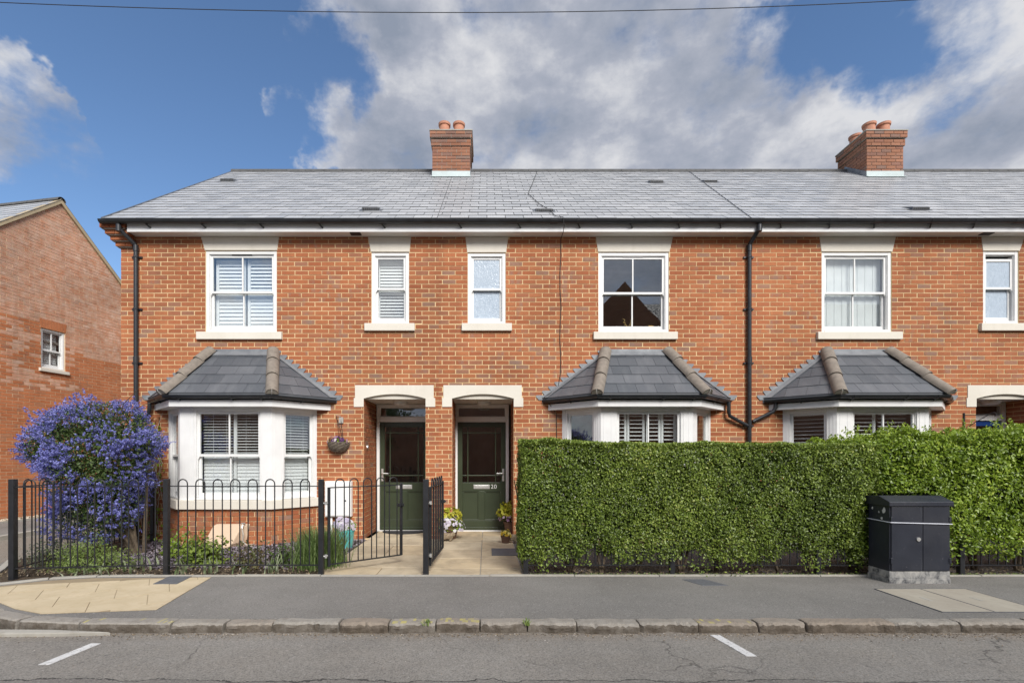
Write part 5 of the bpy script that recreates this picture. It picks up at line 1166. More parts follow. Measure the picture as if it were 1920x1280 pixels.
# ------------------------------------------------------------------ hedges
def wob(x, z, s=0): return .022*np.sin(3.1*x+1.7*z+s)+.018*np.sin(7.3*x-4.1*z+2*s)+.014*np.sin(13.7*x+9.2*z+s*3)+.012*np.sin(21*x-17*z)
def hedge(name, x0, x1, y0, y1, ztop, zbot, n_front, size, mat, label, seed, loose=0.0, stems=9, cut=None):
    h = thing(name, ((x0+x1)/2, (y0+y1)/2, 0), label, 'hedge', 'front garden hedges'); rng = np.random.default_rng(seed); parts = []
    def low(x): return zbot+.05*np.sin(5*x+seed)+.04*np.sin(11*x)+rng.uniform(-.05, .05, len(x))
    # front, back, ends and top shells
    n = n_front; x = rng.uniform(x0, x1, n); z0 = low(x); z = z0+(ztop(x)-z0)*rng.random(n)**.93; dep = rng.gamma(1.5, .036, n); f = wob(x, z, seed)
    edge = np.minimum(np.minimum((x-x0), (x1-x))/.12, 1); tp = np.clip((ztop(x)-z)/.14, 0, 1); bt = np.clip((z-z0)/.3, 0, 1)
    y = y0+f+dep+.10*(1-tp)**2+.05*(1-edge)**2+.10*(1-bt)**2
    ff = np.clip((wob(x, z, seed)+.05)/.1, 0, 1); tn = np.clip(rng.beta(1.7, 1.7, n)-.48*np.clip(dep/.12, 0, 1)+.12*(1-tp), 0, 1)  # leaf tone darkens with depth to imitate shade, and lightens near the top
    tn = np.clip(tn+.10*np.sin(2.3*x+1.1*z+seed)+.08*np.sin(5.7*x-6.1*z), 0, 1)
    lump = np.sin(17*x+3*np.sin(9*z))+np.sin(23*z+4*np.sin(7*x)+seed)+rng.normal(0, .5, n); kp = lump > -1.8
    parts.append(leaves(np.stack([x, y, z], 1)[kp], np.tile([0, -1, .45], (kp.sum(), 1)), size, .52, .75, .3, rng, tn[kp], up=.25 if loose else 0))
    n = int(n_front*.45); x = rng.uniform(x0, x1, n); yy = rng.uniform(y0, y1, n); z = ztop(x)-rng.gamma(1.3, .025, n)+wob(x, yy, seed+1)*(.5+loose*2)
    parts.append(leaves(np.stack([x, yy, z], 1), np.tile([0, -.3, 1], (n, 1)), size, .5, .7, .3, rng, np.clip(rng.beta(2.6, 1.8, n), 0, 1), up=.5))
    for xs_, sg in ((x0, -1), (x1, 1)):
        n = int(n_front*(y1-y0)/(x1-x0)); yy = rng.uniform(y0, y1, n); zz = zbot+(float(ztop(np.array([xs_]))[0])-zbot)*rng.random(n)
        parts.append(leaves(np.stack([xs_-sg*rng.gamma(1.4, .03, n)-sg*wob(yy, zz, seed+3), yy, zz], 1), np.tile([sg, 0, .3], (n, 1)), size, .52, .75, .3, rng))
    n = int(n_front*.25); x = rng.uniform(x0, x1, n); z = zbot+(ztop(x)-zbot)*rng.random(n)
    parts.append(leaves(np.stack([x, y1-rng.gamma(1.4, .03, n), z], 1), np.tile([0, 1, .4], (n, 1)), size*1.3, .52, .75, .3, rng))
    # hanging tufts at the foot
    nt = int((x1-x0)*5); 
    for k in range(nt):
        cx = rng.uniform(x0+.05, x1-.05); cz = zbot-rng.uniform(0, .12); m_ = 26
        parts.append(leaves(np.stack([cx+rng.normal(0, .05, m_), y0+.03+rng.normal(0, .04, m_), cz+rng.normal(.04, .06, m_)], 1), np.tile([0, -1, .5], (m_, 1)), size*1.15, .55, .7, .3, rng))
    if loose:                                   # long young shoots above the top
        for k in range(int((x1-x0)*38*loose)):
            cx = rng.uniform(x0+.02, x1); cy = rng.uniform(y0, y1-.1); L = rng.uniform(.06, .31)*loose; zt = float(ztop(np.array([cx]))[0])-.06; m_ = int(6+L*70)
            s = np.linspace(0, 1, m_); dx, dy = rng.normal(0, .25, 2); P = np.stack([cx+dx*L*s+rng.normal(0, .012, m_), cy+dy*L*s+rng.normal(0, .012, m_), zt+L*s], 1)
            parts.append(leaves(P, np.tile([0, -.6, .6], (m_, 1)), size*.95, .45, .8, .3, rng, np.clip(rng.beta(3, 1.6, m_), 0, 1), up=.9))
        for k in range(int((x1-x0)*50*loose)):   # shoots standing out of the face
            cx = rng.uniform(x0, x1); cz = rng.uniform(zbot, float(ztop(np.array([cx]))[0])); L = rng.uniform(.04, .13); m_ = 9; s = np.linspace(0, 1, m_)
            P = np.stack([cx+rng.normal(0, .3)*L*s, y0-L*s*.8+.03, cz+L*s*.7], 1)+rng.normal(0, .01, (m_, 3)); parts.append(leaves(P, np.tile([0, -1, .6], (m_, 1)), size, .45, .7, .3, rng, np.clip(rng.beta(2.8, 1.8, m_), 0, 1), up=.6))
    V, F, T = stack(parts)
    if cut is not None:
        cen = V[F].mean(1); bad = cut(cen); F = F[~bad]; T = T[~bad]
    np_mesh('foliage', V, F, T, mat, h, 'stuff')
    b = MB(); R = random.Random(seed)
    for i in range(stems):
        x = x0+.15+(x1-x0-.3)*(i+R.uniform(-.2, .2))/max(1, stems-1); y = (y0+y1)/2-.12+R.uniform(-.05, .05)
        for k in range(3):
            a = R.uniform(-.15, .15); b.tube([(x+a*.1, y+R.uniform(-.02, .02), -.03), (x+a*.5, y, .15), (x+a*1.3, y+R.uniform(-.1, .1), .45), (x+a*2.2, y+R.uniform(-.15, .15), 1.1)], [.02, .016, .012, .006], 6)
    b.build('stems', 'bark', h)
    # oversized dark leaves added inside to block light showing through
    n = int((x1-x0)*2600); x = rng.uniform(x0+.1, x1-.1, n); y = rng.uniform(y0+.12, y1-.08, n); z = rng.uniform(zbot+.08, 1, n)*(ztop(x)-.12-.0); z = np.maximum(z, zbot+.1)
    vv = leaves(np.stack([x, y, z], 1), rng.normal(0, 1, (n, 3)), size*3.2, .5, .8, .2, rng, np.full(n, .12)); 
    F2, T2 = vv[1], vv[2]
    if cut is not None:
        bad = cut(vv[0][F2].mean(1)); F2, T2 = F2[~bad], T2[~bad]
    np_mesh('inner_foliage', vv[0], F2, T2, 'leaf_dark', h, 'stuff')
    return h
cabcut = lambda c: (c[:, 0] > 4.36) & (c[:, 0] < 5.13) & (c[:, 1] < 5.60) & (c[:, 2] < .97)
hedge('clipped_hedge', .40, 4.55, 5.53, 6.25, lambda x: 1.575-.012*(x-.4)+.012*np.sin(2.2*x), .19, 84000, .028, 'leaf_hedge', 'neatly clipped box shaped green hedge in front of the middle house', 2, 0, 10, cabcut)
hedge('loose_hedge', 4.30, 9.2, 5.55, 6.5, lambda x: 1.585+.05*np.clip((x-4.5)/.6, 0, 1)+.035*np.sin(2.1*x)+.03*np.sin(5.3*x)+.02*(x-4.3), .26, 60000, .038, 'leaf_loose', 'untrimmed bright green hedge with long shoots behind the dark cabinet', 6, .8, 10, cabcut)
# litter and moss under the hedges
rng = np.random.default_rng(22); n = 2600; c = np.stack([rng.uniform(.5, 9, n), rng.uniform(5.61, 5.95, n), rng.uniform(-.01, .015, n)], 1)
V, F, T = leaves(c, np.tile([0, 0, 1.], (n, 1)), .03, .6, .3, .2, rng); o = np_mesh('fallen_leaves', V, F, T, 'litter'); tag(o, 'fallen leaves and dirt under the hedges', 'leaf litter', kind='stuff')
n = 2200; c = np.stack([rng.uniform(.5, 9, n), 5.6+rng.gamma(1.2, .02, n), rng.uniform(.0, .02, n)], 1); V, F, T = leaves(c, np.tile([0, -.5, 1.], (n, 1)), .016, .6, .6, .2, rng); o = np_mesh('moss', V, F, T, 'leaf_fern'); tag(o, 'moss along the edging under the hedges', 'moss', kind='stuff')

# ------------------------------------------------------------------ the blue shrub
def shrub_blue():
    s = thing('flowering_shrub', (-4.95, 6.85, 0), 'large shrub covered in violet blue flowers at the left end of the house', 'shrub'); rng = np.random.default_rng(31)
    lobes = [((-5.50, 6.75, 1.62), (.80, .60, .50)), ((-5.38, 6.7, 1.30), (.60, .6, .55)), ((-5.95, 6.75, 1.50), (.45, .45, .34)), ((-5.26, 6.85, 1.30), (.34, .42, .52)), ((-5.40, 6.75, .75), (.48, .5, .45)),
             ((-5.40, 6.65, .55), (.5, .45, .36)), ((-5.40, 6.85, 1.88), (.48, .42, .30)), ((-5.75, 6.8, 1.86), (.42, .38, .26)), ((-5.30, 6.85, .80), (.28, .35, .40)), ((-4.92, 7.0, 1.60), (.20, .22, .12)), ((-6.2, 6.8, 1.42), (.24, .26, .15)), ((-5.55, 6.6, .95), (.45, .4, .34))]
    wts = np.array([np.prod(l[1])**(2/3) for l in lobes]); wts /= wts.sum(); leafparts = []; fl = []
    NC = 8200; idx = rng.choice(len(lobes), NC, p=wts); dirs = unit(rng.normal(0, 1, (NC, 3))); rr_ = rng.uniform(.78, 1.1, NC)+.16*(rng.random(NC) < .16)*rng.random(NC)
    C0 = np.array([l[0] for l in lobes])[idx]; R0 = np.array([l[1] for l in lobes])[idx]; pos = C0+dirs*R0*rr_[:, None]; nr = unit(dirs/R0)
    keep = np.ones(NC, bool)
    pos += .07*np.stack([np.sin(pos[:, 2]*8+1), np.sin(pos[:, 0]*7), np.sin(pos[:, 0]*9+pos[:, 1]*5)], 1)
    for l in lobes:                              # drop what lies deep inside another lobe
        q = (pos-np.array(l[0]))/np.array(l[1]); keep &= ~(np.linalg.norm(q, axis=1) < .72)
    keep &= (pos[:, 2] > .22)&(np.sin(pos[:, 0]*9.1+pos[:, 2]*6.3)+np.sin(pos[:, 2]*11.7-pos[:, 0]*4.2)+rng.normal(0, .5, NC) > -.62)
    pos, nr = pos[keep], nr[keep]
    for p, n_ in zip(pos, nr):                   # a cluster: a short dense cone of florets
        ax = unit((n_+np.array([0, -.1, .35])+rng.normal(0, .3, 3))[None])[0]; L = rng.uniform(.05, .095); k = 16
        t = rng.random(k); rad_ = .021*(1-.7*t); off = unit(rng.normal(0, 1, (k, 3))); off -= off*0; P = p+ax*(t*L)[:, None]+off*rad_[:, None]
        fl.append(leaves(P, off+ax*.3, .021, .85, .5, .3, rng, np.clip(rng.normal(.52, .22, k)+.12*n_[2], 0, 1)))
    V, F, T = stack(fl); np_mesh('blossom', V, F, T, 'flower_blue', s, 'stuff')
    NL = 34000; idx = rng.choice(len(lobes), NL, p=wts); dirs = unit(rng.normal(0, 1, (NL, 3))); P = np.array([l[0] for l in lobes])[idx]+dirs*np.array([l[1] for l in lobes])[idx]*(rng.uniform(.45, 1.02, NL)**.6)[:, None]
    P = P[P[:, 2] > .15]; V, F, T = leaves(P, unit(P-np.array([-5.2, 6.8, 1.1])), .034, .48, .8, .3, rng); np_mesh('foliage', V, F, T, 'leaf_dark', s, 'stuff')
    b = MB(); R = random.Random(4)
    for l in lobes:
        c = Vector(l[0]); st = Vector((-4.95+R.uniform(-.12, .12), 6.85+R.uniform(-.05, .05), -.03)); md = st.lerp(c, .45)+Vector((0, 0, .12))
        b.tube([st, st.lerp(md, .5)+Vector((R.uniform(-.03, .03), 0, .04)), md, md.lerp(c, .6), c], [.03, .024, .018, .012, .007], 7)
        for k in range(7):
            e = c+Vector((R.gauss(0, l[1][0]*.6), R.gauss(0, l[1][1]*.6), R.gauss(0, l[1][2]*.6))); b.tube([md.lerp(c, .7), c.lerp(e, .5)+Vector((0, 0, .02)), e], [.009, .006, .003], 5)
    b.build('branches', 'bark', s)
shrub_blue()

# ------------------------------------------------------------------ smaller plants
def clump(name, c, r, n, size, mat, label, seed, cat='plant', aspect=.5, up=.4, stems='bark'):
    p = thing(name, c, label, cat); rng = np.random.default_rng(seed); d = unit(rng.normal(0, 1, (n, 3))); d[:, 2] = np.abs(d[:, 2]); q = rng.uniform(.25, 1, n)**.5
    lump = 1+.25*np.sin(d[:, 0]*7+seed)+.2*np.sin(d[:, 1]*9+d[:, 2]*6+seed*2)
    P = np.array(c)+d*np.array(r)*(q*lump)[:, None]; P[:, 2] = np.maximum(P[:, 2], .0); np_mesh('foliage', *leaves(P, d+np.array([0, -.3, .4]), size, aspect, .7, .3, rng, None, up), mat, p, 'stuff')
    b = MB(); R = random.Random(seed)
    for i in range(9): e = Vector(c)+Vector((R.gauss(0, r[0]*.5), R.gauss(0, r[1]*.5), r[2]*R.uniform(.4, .8))); b.tube([Vector(c)+Vector((R.gauss(0, .03), R.gauss(0, .03), -.02)), Vector(c).lerp(e, .5)+Vector((0, 0, .03)), e], [.006, .004, .002], 5)
    b.build('stems', stems, p); return p
clump('leafy_plant', (-4.92, 5.95, 0), (.46, .28, .36), 3400, .035, 'leaf_fern', 'low feathery bright green plant at the foot of the blue shrub', 1, aspect=.3)
clump('leafy_plant', (-5.55, 6.15, 0), (.34, .26, .36), 1900, .026, 'leaf_grey', 'grey green bushy plant by the corner of the railing', 2, aspect=.55)
clump('leafy_plant', (-3.68, 6.2, 0), (.32, .24, .36), 900, .055, 'leaf_hedge', 'leafy green plant behind the railing post left of the bay', 3, aspect=.6)
clump('leafy_plant', (-4.35, 6.8, 0), (.26, .24, .34), 420, .05, 'leaf_loose', 'pale leafy plant under the trellis', 13, aspect=.6)
clump('rose_bush', (-2.98, 6.05, 0), (.26, .22, .30), 520, .042, 'leaf_red', 'small bronze green rose bush in front of the bay', 4, aspect=.6)
clump('rose_bush', (-2.62, 6.15, 0), (.16, .18, .28), 320, .042, 'leaf_dark', 'small dark green rose bush between the bay and the lavender', 14, aspect=.6)
def grassy(name, c, n, h, spread, mat, label, seed, w=.006, droop=.5, cat='plant'):
    p = thing(name, c, label, cat); rng = np.random.default_rng(seed); V = []; F = []; T = []; k = 5; o = 0
    for i in range(n):
        b = np.array([c[0]+rng.normal(0, spread*.35), c[1]+rng.normal(0, spread*.35), -.01]); an = rng.uniform(0, 6.28); d = np.array([math.cos(an), math.sin(an), 0]); H = h*rng.uniform(.5, 1.1); ou = spread*rng.uniform(.1, 1); tn = rng.random(); s = np.array([-d[1], d[0], 0])
        for j in range(k):
            t = j/(k-1); q = b+d*ou*t**1.6+np.array([0, 0, H*(t-droop*.5*t*t)]); ww = w*(1-t**2.2)+.0008; V += [q-s*ww, q+s*ww]
        for j in range(k-1): F += [[o+2*j, o+2*j+1, o+2*j+3], [o+2*j, o+2*j+3, o+2*j+2]]; T += [tn, tn]
        o += 2*k
    np_mesh('blades', np.array(V), np.array(F), np.array(T), mat, p, 'stuff'); return p
grassy('lavender_bush', (-2.12, 6.12, 0), 1500, .52, .34, 'leaf_lavender', 'dense green lavender bush beside the half open gate', 5, .0045, .15)
grassy('strap_leaf_plant', (-4.28, 5.86, 0), 20, .34, .34, 'leaf_strap', 'loose strap leaved plant behind the railing right of the feathery plant', 6, .011, 1.1)
grassy('strap_leaf_plant', (-3.62, 5.72, 0), 7, .26, .10, 'leaf_strap', 'few pale bulb leaves beside the railing post left of the bay', 7, .013, .7)
grassy('strap_leaf_plant', (-3.3, 5.76, 0), 7, .34, .10, 'leaf_strap', 'few upright bulb leaves in front of the beige meter box', 8, .012, .5)
grassy('strap_leaf_plant', (-2.55, 5.78, 0), 22, .36, .22, 'leaf_strap', 'spray of thin bulb leaves next to the lavender', 9, .006, .9)
grassy('strap_leaf_plant', (-4.75, 5.72, 0), 26, .20, .26, 'leaf_strap', 'low grassy tuft at the edging before the blue shrub', 10, .007, 1.2)
grassy('strap_leaf_plant', (-2.93, 5.74, 0), 10, .22, .14, 'leaf_strap', 'short bulb leaves at the edging before the rose bush', 11, .008, .8)
rng = np.random.default_rng(40)
n = 9000; c = np.stack([rng.uniform(-5.4, -2.02, n), rng.uniform(5.95, 8.0, n), rng.uniform(-.01, .02, n)], 1); c = c[(np.abs(c[:, 0]+4.105) > 1.25-np.clip(8.07-c[:, 1], 0, .53)) | (c[:, 1] < 7.5)]
V, F, T = leaves(c, np.tile([0, 0, 1.], (len(c), 1)), .045, .6, .35, .1, rng); o = np_mesh('slate_chippings', V, F, T, 'slate_chip'); tag(o, 'plum slate chippings covering the front garden bed', 'chippings', kind='stuff')
n = 1500; c = np.stack([rng.uniform(-5.9, -2.0, n), 5.6+rng.uniform(0, .45, n), rng.uniform(-.01, .015, n)], 1); V, F, T = leaves(c, np.tile([0, 0, 1.], (n, 1)), .03, .5, .5, .2, rng); o = np_mesh('leaf_litter', V, F, T, 'litter'); tag(o, 'dry leaves and bark on the soil behind the left railing', 'leaf litter', kind='stuff')
# grit and leaves in the gutter of the road
n = 2400; xx = rng.uniform(-4.2, 6.5, n); c = np.stack([xx, 3.965-rng.gamma(1.1, .035, n), np.full(n, -.073)], 1); o = np_mesh('road_grit', *stones(c, rng.uniform(.002, .008, n), rng, .5), 'litter'); tag(o, 'grit and crumbs along the foot of the kerb', 'grit', kind='stuff')
n = 420; c = np.stack([rng.uniform(-5, 6, n), rng.uniform(3.0, 3.9, n), np.full(n, -.0735)], 1); o = np_mesh('road_grit', *stones(c, rng.uniform(.0015, .005, n), rng, .4), 'litter'); tag(o, 'scattered grit on the road surface', 'grit', kind='stuff')
for i, (x, y, s, lb) in enumerate(((-.5, 4.055, .05, 'small weed growing in a kerb joint in front of the gate post'), (.33, 4.05, .05, 'small weed growing in the kerb joint right of the two doors'))):
    grassy('kerb_weed', (x, y-.06, 0), 26, .07, .05, 'leaf_fern', lb, 60+i, .004, .8)

# ------------------------------------------------------------------ trellis and climber
t = thing('trellis', (FX(287), D-.03, .2), 'brown wooden lattice trellis on the brick left of the bay', 'trellis'); a0, a1, z0, z1 = FX(273), FX(301), .35, 2.05; yt = D-.035
for a in (a0, a1-.03): m = MB(); m.box(a, a+.03, yt-.012, yt+.012, z0, z1); m.build('stile', 'wood_trellis', t)
for sgn, dy in ((1, -.006), (-1, .003)):
    for i in range(-3, 21):
        zz = z0+i*.105; p, q = (a0+.03, zz), (a1-.03, zz+sgn*(a1-a0-.06)); 
        if sgn < 0: p, q = (p[0], p[1]+.2), (q[0], q[1]+.2)
        lo, hi = 0., 1.
        dz = q[1]-p[1]
        for lim, up in ((z0, False), (z1, True)):
            tt = (lim-p[1])/dz
            if (dz > 0) == up: hi = min(hi, tt)
            else: lo = max(lo, tt)
        if hi-lo < .1: continue
        A_ = (p[0]+(q[0]-p[0])*lo, p[1]+dz*lo); B_ = (p[0]+(q[0]-p[0])*hi, p[1]+dz*hi)
        m = MB(); m.prism([(A_[0], yt+dy, A_[1]-.014), (B_[0], yt+dy, B_[1]-.014), (B_[0], yt+dy, B_[1]+.014), (A_[0], yt+dy, A_[1]+.014)], (0, .007, 0)); m.build('lath', 'wood_trellis', t)
cl = thing('climber', (FX(290), D-.1, 0), 'thin twining climber with few yellow green leaves on the trellis', 'climber'); b = MB(); R = random.Random(17); pts = []
for i in range(16):
    x = FX(R.uniform(274, 305)); P = [Vector((x, D-.06, .1))]
    for k in range(9): P.append(P[-1]+Vector((R.gauss(0, .05), R.gauss(0, .012), R.uniform(.1, .28)))); P[-1].y = min(P[-1].y, D-.05); P[-1].x = min(max(P[-1].x, FX(262)), FX(310)); 
    P = [p for p in P if p.z < 2.35]; b.tube(P, .0035, 4); pts += P
b.build('stems', 'hose', cl); q = np.array([[*p] for p in pts for _ in range(3)]); q += np.random.default_rng(3).normal(0, .04, q.shape); q[:, 1] = np.minimum(q[:, 1], D-.04); q = q[np.random.default_rng(2).random(len(q)) < .55]
np_mesh('foliage', *leaves(q, np.tile([0, -1., .3], (len(q), 1)), .055, .7, .6, .3), 'leaf_loose', cl, 'stuff')

# ------------------------------------------------------------------ boxes on the walls
mb = thing('meter_box', (FX(638), D, .38), 'white plastic meter box on the brick beside the bay', 'meter box'); x0, x1, z0, z1 = FX(613), FX(662), FZ(967), FZ(901)
m = MB(); m.box(x0, x1, D-.11, D-.006, z0, z1); m.build('case', 'box_white', mb, bevel=.012)
m = MB(); m.box(x0+.02, x1-.02, D-.122, D-.111, z0+.02, z1-.035); m.build('door', 'box_white', mb, bevel=.006)
m = MB(); m.lathe([(0, -.004), (.012, -.004), (.012, .004), (0, .004)], (0, 0, 0), 10); m.v = [(x1-.09+x, D-.125+z, z0+.27+y) for x, y, z in m.v]; m.build('lock', 'vent_black', mb)
m = MB(); m.tube([(x0+.09, D-.05, z0), (x0+.09, D-.05, -.02)], .02, 10); m.build('pipe_cover', 'box_white', mb, True)
gb = thing('gas_box', (-4.14, 7.4, 0), 'beige sloping gas meter box against the bay base', 'meter box')
f = lambda x, y, z: Vector((x, y, z)); xa, xb = (388-913)*7.35/900, (447-913)*7.35/900
pf = [(xa+.03, .30), (xa+.07, .335), (xb, .335), (xb-.01, .30), (xb-.06, .06), (xb-.10, .005), (xa+.06, -.03), (xa+.005, .0), (xa, .05)]
m = MB(); P = [(x, 7.50-.26*(1-max(0, z)/.335)-.03, z) for x, z in pf]; Q = [(x+.10*(1 if x > (xa+xb)/2 else 0), 7.53, z) for x, z in pf]; n = len(pf); m.add(P+Q, [tuple(range(n-1, -1, -1)), tuple(range(n, 2*n))]+[(i, (i+1) % n, n+(i+1) % n, n+i) for i in range(n)]); m.build('lid', 'box_beige', gb, bevel=.012)
m = MB(); m.box(xa+.02, xb+.14, 7.44, 7.53, -.03, .02); m.build('base', 'box_beige', gb)
tp_ = thing('garden_tap', ((452-913)*7.45/900, 7.5, .3), 'outdoor tap with a short hose beside the beige box', 'tap'); x = tp_.location.x+.03; m = MB(); m.tube([(x, 7.53, .32), (x, 7.44, .32), (x, 7.42, .28)], .014, 8); m.box(x-.03, x+.03, 7.45, 7.47, .345, .36); m.build('spout', 'steel', tp_)
m = MB(); m.tube([(x, 7.42, .28), (x+.03, 7.4, .18), (x+.02, 7.4, .08), (x+.1, 7.38, .02), (x+.2, 7.35, .0)], .011, 7); m.build('hose', 'hose', tp_)

# ------------------------------------------------------------------ hanging basket
hb_ = thing('hanging_basket', (FX(636), D-.1, 1.5), 'half round wicker basket of pansies hanging on the brick left of the door', 'basket'); bx, bz = FX(636), FZ(829)
m = MB(); m.lathe([(.02, -.17), (.10, -.155), (.15, -.10), (.172, -.03), (.178, .0), (.165, .0), (.14, -.08), (0, -.10)], (bx, D-.008, bz), 18, a0=math.pi, a1=2*math.pi); smooth_by_angle(m.build('bowl', 'wicker', hb_))
for i in range(9):
    z = bz-.008-i*.0185; rr0 = .178*math.sqrt(max(.02, 1-((bz-z)/.175)**2))+.004; m = MB(); m.tube([(bx+rr0*math.cos(a), D-.01+rr0*math.sin(a), z+.006*math.sin(a*9+i*1.6)) for a in np.linspace(math.pi, 2*math.pi, 19)], .008, 5); m.build('wicker_strand', 'wicker', hb_)
m = MB(); m.tube([(bx-.04, D-.03, bz+.44), (bx+.02, D-.05, bz+.26), (bx+.10, D-.12, bz+.02)], .0045, 5); m.tube([(bx-.035, D-.03, bz+.44), (bx-.0, D-.04, bz+.2), (bx+.02, D-.02, bz+.02)], .0025, 5); m.tube([(bx+.03, D-.02, bz+.43), (bx+.055, D-.04, bz+.25), (bx+.10, D-.1, bz+.03)], .0045, 5); m.build('chain', 'iron_black', hb_)
m = MB(); m.box(bx+.0, bx+.075, D-.03, D-.006, bz+.32, bz+.42); m.tube([(bx+.03, D-.02, bz+.44), (bx-.04, D-.06, bz+.45)], .006, 6); m.build('wall_bracket', 'rope_grey', hb_, bevel=.012)
rng = np.random.default_rng(8)
def posy(parent, c, r, nleaf, nfl, lm, fm, ls=.03, fs=.035, seed=1):
    rng = np.random.default_rng(seed); d = unit(rng.normal(0, 1, (nleaf, 3))); d[:, 2] = np.abs(d[:, 2]); P = np.array(c)+d*np.array(r)*(rng.uniform(.2, 1, nleaf)**.5)[:, None]
    if nleaf: np_mesh('foliage', *leaves(P, d, ls, .5, .6, .3, rng, None, .4), lm, parent, 'stuff')
    if nfl:
        d = unit(rng.normal(0, 1, (nfl, 3))+np.array([0, -.7, .7])); d[:, 2] = np.abs(d[:, 2]); P = np.array(c)+d*np.array(r)*rng.uniform(.8, 1.1, (nfl, 1)); parts = []
        for p, q in zip(P, d):
            t1_ = unit(np.cross(q, [[.1, .3, 1]]))[0]; t2_ = np.cross(q, t1_); an = np.arange(5)*1.2566; pp = p+(t1_[None]*np.cos(an)[:, None]+t2_[None]*np.sin(an)[:, None])*fs*.42
            parts.append(leaves(pp, np.tile(q, (5, 1)), fs*.9, .95, .12, .15, rng, np.clip(np.full(5, rng.random())+rng.normal(0, .08, 5), 0, 1)))
        np_mesh('flowers', *stack(parts), fm, parent, 'stuff')
posy(hb_, (bx, D-.08, bz), (.16, .07, .09), 260, 0, 'leaf_loose', 'flower_mixed', .035, .05, 2)
posy(hb_, (bx+.0, D-.09, bz), (.16, .06, .10), 0, 16, 'leaf_loose', 'flower_mixed', .035, .05, 3)

# ------------------------------------------------------------------ pots by the doors
def pot(parent, c, r0, r1, h, mat, name='pot'):
    m = MB(); m.lathe([(0, 0), (r0, 0), (r0*1.02, .01), (r1, h*.86), (r1*1.07, h*.88), (r1*1.07, h), (r1*.95, h), (r1*.9, h*.85), (0, h*.82)], c, 20); smooth_by_angle(m.build(name, mat, parent))
def at(px, py, z=0): Y = (CAMZ-z)*900/(py-855); return ((px-913)*Y/900, Y, z)
c = at(648, 1026); p = thing('flower_pot', c, 'turquoise glazed pot of pale pink flowers under the white meter box', 'flower pot'); pot(p, c, .10, .13, .28, 'turquoise'); posy(p, (c[0]-.02, c[1], .30), (.19, .13, .16), 220, 26, 'leaf_loose', 'flower_white', .05, .07, 4)
c = at(842, 1012); c = (c[0]-.02, c[1]+.12, 0); p = thing('flower_pot', c, 'dark tub of white pansies and yellow foliage left of the number 20 door', 'flower pot'); pot(p, c, .12, .16, .20, 'pot_brown'); posy(p, (c[0]+.05, c[1]-.05, .15), (.23, .16, .24), 420, 60, 'leaf_loose', 'flower_white', .04, .038, 5); posy(p, (c[0]-.0, c[1]+.05, .30), (.24, .14, .28), 320, 0, 'leaf_gold', 'flower_white', .085, .03, 6)
c2 = at(958, 1003); c2 = (c2[0]+.02, c2[1]+.2, 0); p = thing('flower_pot', c2, 'brown pot of pink pansies and yellow foliage right of the number 20 door', 'flower pot'); pot(p, c2, .11, .14, .22, 'pot_brown'); posy(p, (c2[0]-.02, c2[1]-.06, .24), (.21, .13, .12), 120, 24, 'leaf_red', 'flower_pink', .04, .04, 7); posy(p, (c2[0]-.03, c2[1]-.02, .32), (.26, .14, .27), 340, 0, 'leaf_gold', 'flower_white', .085, .03, 8)
c3 = at(948, 1018); p = thing('flower_pot', c3, 'small dark pot of yellow pansies in front of the right tub', 'flower pot'); pot(p, c3, .055, .075, .12, 'pot_brown'); posy(p, (c3[0], c3[1], .12), (.085, .07, .10), 60, 16, 'leaf_loose', 'flower_yellow', .03, .035, 9)
# little animal ornament: one body with head, ears and legs
def ornament(c, label):
    p = thing('animal_ornament', c, label, 'ornament'); m = bpy.data.meshes.new('body')
    V = [(0, 0, .075), (-.07, 0, .08), (.06, 0, .085), (.10, -.005, .115), (.135, -.01, .105), (.05, -.03, .0), (.05, .03, .0), (-.07, -.03, .0), (-.07, .03, .0), (-.11, 0, .09), (.095, -.02, .145), (.095, .02, .145)]
    E = [(0, 1), (0, 2), (2, 3), (3, 4), (2, 5), (2, 6), (1, 7), (1, 8), (1, 9), (3, 10), (3, 11)]; m.from_pydata([(c[0]+x, c[1]+y, c[2]+z) for x, y, z in V], E, []); o = link('body', m, p)
    sk = o.modifiers.new('skin', 'SKIN'); R_ = [.055, .05, .048, .036, .016, .016, .016, .018, .018, .012, .008, .008]
    for i, r in enumerate(R_): m.skin_vertices[0].data[i].radius = (r, r)
    m.skin_vertices[0].data[0].use_root = True; s = o.modifiers.new('sub', 'SUBSURF'); s.levels = s.render_levels = 2; m.materials.append(MATS['ornament']); o.data.polygons.foreach_set('use_smooth', [True]*len(o.data.polygons)); 
ornament((c[0]+.0, c[1]-.24, .004), 'small mottled brown animal ornament in front of the left tub')
ornament((c3[0]+.1, c3[1]+.06, .004), 'small mottled brown animal ornament beside the yellow pansies')
m = MB(); cx_, cy_ = -1.52, 8.86; m.prism([(cx_+.40*math.cos(a), cy_-.34*math.sin(a), .004) for a in np.linspace(0, math.pi, 20)], (0, 0, .016)); tag(m.build('door_mat', 'mat_black'), 'half round black door mat before the lighter green door', 'door mat')
m = MB(); q = at(949, 1041, .005); q2 = at(949, 1028, .005); m.box((922-913)*q[1]/900, (975-913)*q[1]/900, q[1], q2[1], .003, .012); tag(m.build('drain_cover', 'cover_grey', None, bevel=.004), 'flat grey cover on the stone path near the clipped hedge', 'cover')

